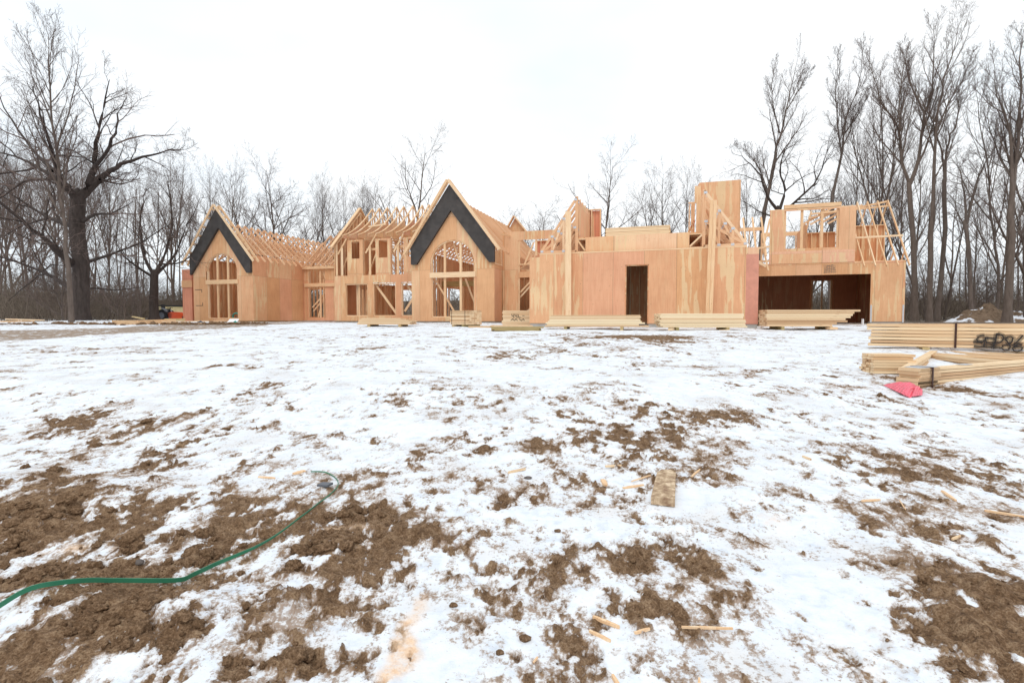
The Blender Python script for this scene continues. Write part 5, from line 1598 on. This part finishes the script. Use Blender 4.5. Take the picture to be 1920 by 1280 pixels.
traced('oak_tree', 'smaller crooked oak between the big oak and the left gable', 38, [
    (-1, [(290, 602), (288, 560), (290, 515)], .36, .28),
    (0, [(290, 518), (270, 480), (262, 430), (268, 380), (275, 350)], .16, .03), (0, [(290, 515), (312, 470, 1), (322, 420, 1), (318, 360, 1), (312, 325, 1)], .17, .03),
    (0, [(291, 516), (330, 475, 2), (352, 420, 2), (375, 375, 2)], .15, .03), (0, [(288, 520), (250, 495, -1), (225, 470, -2), (215, 440, -2)], .12, .03), (1, [(300, 495), (345, 490, -2), (370, 450, -2)], .1, .02)], OK2, 21, M_bark2)

# ---- tall trees at the right, limb by limb
RT = dict(TALL); RT['n'] = [15, 8, 7, 4]; RT['start'] = [.12, .12, .12, .12]; RT['len'] = [.36, .46, .48, .52]; RT['ang'] = [28, 32, 34, 34]
RO = dict(OKL); RO['kind'] = ''; RO['n'] = [10, 7, 6, 4]; RO['len'] = [.48, .50, .52, .55]
traced('crooked_tree', 'leaning tree with a narrow upswept crown rising behind the tall plywood tower', 44, [
    (-1, [(1420, 600), (1424, 480), (1432, 400)], .34, .26),
    (0, [(1432, 400), (1445, 340), (1458, 275), (1472, 215), (1485, 160), (1496, 110)], .24, .03), (0, [(1440, 362), (1425, 320, 1), (1405, 290, 1), (1385, 275, 1)], .12, .02),
    (0, [(1462, 250), (1450, 200, -1), (1447, 160, -1), (1455, 115, -1)], .09, .02), (0, [(1476, 205), (1500, 165, 1), (1520, 130, 1)], .08, .02)], RT, 31)
traced('crooked_oak', 'wide crooked tree with a heavy forked trunk behind the garage roof', 42, [
    (-1, [(1462, 600), (1462, 480), (1460, 392)], .36, .30),
    (0, [(1459, 395), (1440, 370), (1425, 330), (1400, 300), (1372, 285)], .2, .03), (0, [(1462, 392), (1472, 355, 1), (1462, 320, 1), (1475, 275, 2), (1500, 235, 2)], .19, .03),
    (0, [(1466, 400), (1500, 370, -1), (1535, 330, -1), (1550, 285, -2), (1568, 250, -2)], .17, .03), (0, [(1460, 410), (1420, 395, 2), (1385, 372, 3)], .13, .03)], RO, 32, M_bark2)
traced('tall_tree', 'slim tree above the garage forking high into an upright crown', 40, [
    (-1, [(1556, 600), (1558, 450), (1562, 360)], .24, .2), (0, [(1562, 362), (1580, 280), (1588, 220), (1610, 160), (1618, 90)], .16, .02),
    (0, [(1578, 290), (1570, 230, 1), (1567, 160, 1), (1572, 100, 1)], .11, .02), (0, [(1584, 250), (1612, 210, -1), (1630, 170, -1)], .08, .02)], RT, 33)
traced('tall_tree', 'forked tree with curved left limb behind the garage rafters', 36, [
    (-1, [(1716, 602), (1714, 500), (1706, 345)], .30, .22), (0, [(1706, 345), (1690, 300), (1684, 240), (1655, 200), (1640, 150), (1622, 95)], .17, .02),
    (0, [(1706, 345), (1722, 300), (1732, 230), (1748, 170), (1752, 100), (1748, 45)], .20, .02), (0, [(1735, 215), (1712, 170, 1), (1700, 130, 1), (1690, 90, 1)], .1, .02), (0, [(1690, 280), (1686, 230, -1), (1690, 150, -1), (1700, 95, -1)], .1, .02)], RT, 34)
traced('tall_tree', 'tall upright tree with the highest crown at the right', 35, [
    (-1, [(1742, 604), (1745, 480), (1750, 380)], .26, .21), (0, [(1750, 380), (1752, 300), (1758, 220), (1770, 150), (1790, 90), (1800, 40)], .18, .02), (0, [(1755, 250), (1780, 190, 1), (1805, 150, 1), (1822, 100, 1)], .1, .02)], RT, 35)
traced('tall_tree', 'tree with wide open upper fork right of the highest one', 36, [
    (-1, [(1756, 604), (1768, 480), (1772, 340)], .24, .19), (0, [(1772, 340), (1775, 280), (1790, 240), (1808, 190), (1835, 160)], .14, .02), (0, [(1772, 345), (1765, 280), (1745, 220), (1740, 180)], .12, .02)], RT, 36)
traced('crooked_tree', 'low dark crooked tree between the tall trunks at the right', 33, [
    (-1, [(1822, 603), (1818, 500), (1812, 415)], .2, .16), (0, [(1812, 415), (1808, 360), (1800, 320), (1780, 290)], .12, .02), (0, [(1813, 420), (1830, 350), (1850, 300), (1870, 270)], .11, .02), (0, [(1811, 430), (1790, 390, 1), (1765, 365, 2)], .08, .02)], RO, 37)
traced('tall_tree', 'thick double-stemmed tree close to the right edge', 31, [
    (-1, [(1888, 606), (1895, 480), (1897, 380)], .32, .24), (0, [(1897, 380), (1897, 300), (1890, 230), (1870, 180), (1862, 110)], .18, .02), (0, [(1897, 380), (1905, 300), (1912, 200), (1915, 110), (1920, 50)], .18, .02), (0, [(1896, 330), (1872, 290, 1), (1855, 240, 1), (1850, 180, 1)], .1, .02)], RT, 38)
traced('tall_tree', 'upright tree cut by the right edge of the picture', 32, [
    (0, [(1925, 606), (1922, 450), (1928, 330), (1935, 200), (1945, 80)], .24, .02)], RT, 39)
traced('tall_tree', 'thin straight tree just left of the double-stemmed one', 38, [
    (0, [(1868, 604), (1872, 500), (1858, 400), (1850, 300), (1835, 220), (1828, 150)], .17, .02)], RT, 40)

# ---- wood: prototypes and their copies
protos = {
    't': [proto('tall_tree', TALL, 22, .20, 101, .05, 1), proto('tall_tree', TALL, 21, .18, 102, -.08, 0), proto('tall_tree', TALL, 22, .19, 103, .02, 2)],
    'r': [proto('round_tree', ROUND, 16, .22, 111), proto('round_tree', ROUND, 15, .2, 112, .03, 1)],
    'p': [proto('pole_tree', POLE, 17, .12, 121, .04, 0, .03), proto('pole_tree', POLE, 16, .13, 122, -.05, 1, .04), proto('pole_tree', POLE, 17, .11, 123, .0, 0, .05)],
    'u': [proto('sapling', UNDER, 6, .06, 131, .1, 2, .1), proto('sapling', UNDER, 5, .05, 132, -.1, 2, .12)],
}
PH = {'t': (22, 21, 22), 'r': (16, 15), 'p': (17, 16, 17), 'u': (6, 5)}
used = set()
tr = random.Random(44)


def put(kind, k, px, Y, ytop, label, group):
    pr = protos[kind][k % len(protos[kind])]; H = PH[kind][k % len(PH[kind])]
    X = (px - 960) / FPX * Y
    z = float(np.interp(Y, GY, GZ)); z -= .1
    h = (597 - ytop) * Y / FPX + CH - z
    sc = h / (H * .97)
    w = sc * tr.uniform(.9, 1.12) if kind != 'p' else sc * tr.uniform(.9, 1.2)
    if kind == 'r': w *= 1.08
    key = (kind, k % len(protos[kind]))
    if key not in used:
        used.add(key); o = pr; o.location = (X, Y, z); o.rotation_euler = (0, 0, tr.uniform(0, 6.28)); o.scale = (w, w, sc); o['label'] = label; o['group'] = group
        return o
    return dup_tree(pr, (X, Y, z), tr.uniform(0, 6.28), (w, w, sc), label, group)


GB = 'bare trees behind the house'
for kind, k, px, Y, top, lab in (
        ('r', 0, 520, 66, 322, 'broad round-crowned tree behind the left roof trusses'), ('r', 1, 478, 70, 345, 'pale bushy tree left of the broad one behind the left roof'), ('t', 0, 428, 62, 330, 'upright tree right behind the peak of the left gable'), ('t', 1, 402, 66, 335, 'narrow tree just left behind the left gable peak'),
        ('t', 1, 608, 64, 347, 'single slim tree behind the right end of the left roof'), ('r', 1, 572, 62, 385, 'low bushy tree between the broad and the slim one'), ('t', 2, 655, 72, 365, 'faint tree behind the left slope of the middle roof'), ('t', 0, 690, 80, 362, 'pale upright tree behind the middle roof trusses'),
        ('r', 0, 712, 85, 372, 'tree left of the big one behind the middle trusses'), ('r', 0, 776, 64, 292, 'tall dark tree rising left of the centre gable'), ('r', 1, 985, 95, 405, 'faint pale tree right of the centre gable'), ('r', 0, 1008, 95, 400, 'small faint tree above the flat link roof'),
        ('r', 0, 1130, 62, 322, 'round tree alone above the left stud wall of the right block'), ('r', 1, 1242, 78, 345, 'faint tree above the flat roof, left of the tower'), ('t', 1, 1284, 74, 335, 'upright tree just left of the tower'), ('r', 0, 1172, 98, 400, 'small faint tree above the flat roof stack'),
        ('t', 0, 1385, 56, 330, 'dark twiggy tree at the right side of the tower'), ('r', 1, 1520, 60, 360, 'hazy tree behind the garage upper window'), ('t', 2, 1640, 52, 165, 'tall tree just right of the slim one above the garage'), ('t', 1, 1608, 60, 260, 'middle-height tree behind the garage roof')):
    put(kind, k, px, Y, top, lab, GB)

GL = 'trees of the left wood'
n_ = 0
for i in range(56):
    px = -230 + i * 10.8 + tr.uniform(-7, 7); Y = tr.uniform(36, 72)
    if px > 280: Y = max(Y, 52)
    lim = np.interp(px, [-200, 60, 200, 260, 330, 400], [215, 290, 330, 330, 330, 380])
    put(tr.choice('pppt'), i, px, Y, lim + tr.uniform(-25, 70), 'slim bare tree in the dense wood at the left', GL)
GR = 'trees of the right wood'
for i in range(32):
    px = 1605 + i * 17.5 + tr.uniform(-7, 7); Y = tr.uniform(38, 75)
    lim = np.interp(px, [1590, 1700, 1800, 2000], [340, 300, 290, 230])
    put(tr.choice('ppt'), i, px, Y, lim + tr.uniform(-30, 120), 'bare tree in the wood at the right', GR)
for i in range(26):
    px = 400 + i * 47 + tr.uniform(-20, 20); Y = tr.uniform(72, 105)
    put(tr.choice('prr'), i, px, Y, tr.uniform(430, 500), 'low bare tree in the distance, mostly hidden by the house', 'distant low trees')
for i in range(30):
    px = (tr.uniform(-150, 255) if i % 2 else tr.uniform(1690, 2050)); Y = tr.uniform(33, 50)
    put('u', i, px, Y, 597 - tr.uniform(2.5, 6) * FPX / Y, 'low twiggy sapling at the edge of the ' + ('left' if i % 2 else 'right') + ' wood', 'saplings at the edge of the wood')

# ---- thicket at the foot of the wood
T = TM(); r = random.Random(9)
for i in range(13000):
    side = r.random()
    if side < .42: X = r.uniform(-75, -21)
    elif side < .78: X = r.uniform(24, 85)
    else: X = r.uniform(-40, 45)
    Y = r.uniform(44, 84) if abs(X) > 24 else r.uniform(52, 90)
    if X < -21: Y = r.uniform(max(50 if X > -32 else 36, -X * 1.0), 82)
    h = r.uniform(.8, 3.6) * (1 if r.random() < .75 else 1.8); z = float(np.interp(Y, GY, GZ)) - .2
    d = (r.gauss(0, .28), r.gauss(0, .28), 1)
    pt = mkpath((X, Y, z), d, h, 3, .16, .02, r); w = r.uniform(.012, .035)
    T.tube(pt, [w, w * .8, w * .6, w * .3], 3)
    for k in range(3):
        q = pt[r.choice((1, 2))]; p2 = mkpath(q, (r.gauss(0, .8), r.gauss(0, .8), .7), h * r.uniform(.3, .6), 2, .2, .02, r); T.tube(p2, [w * .6, w * .45, w * .2], 3)
o = T.build('thicket', M_brush, None); o['kind'] = 'stuff'
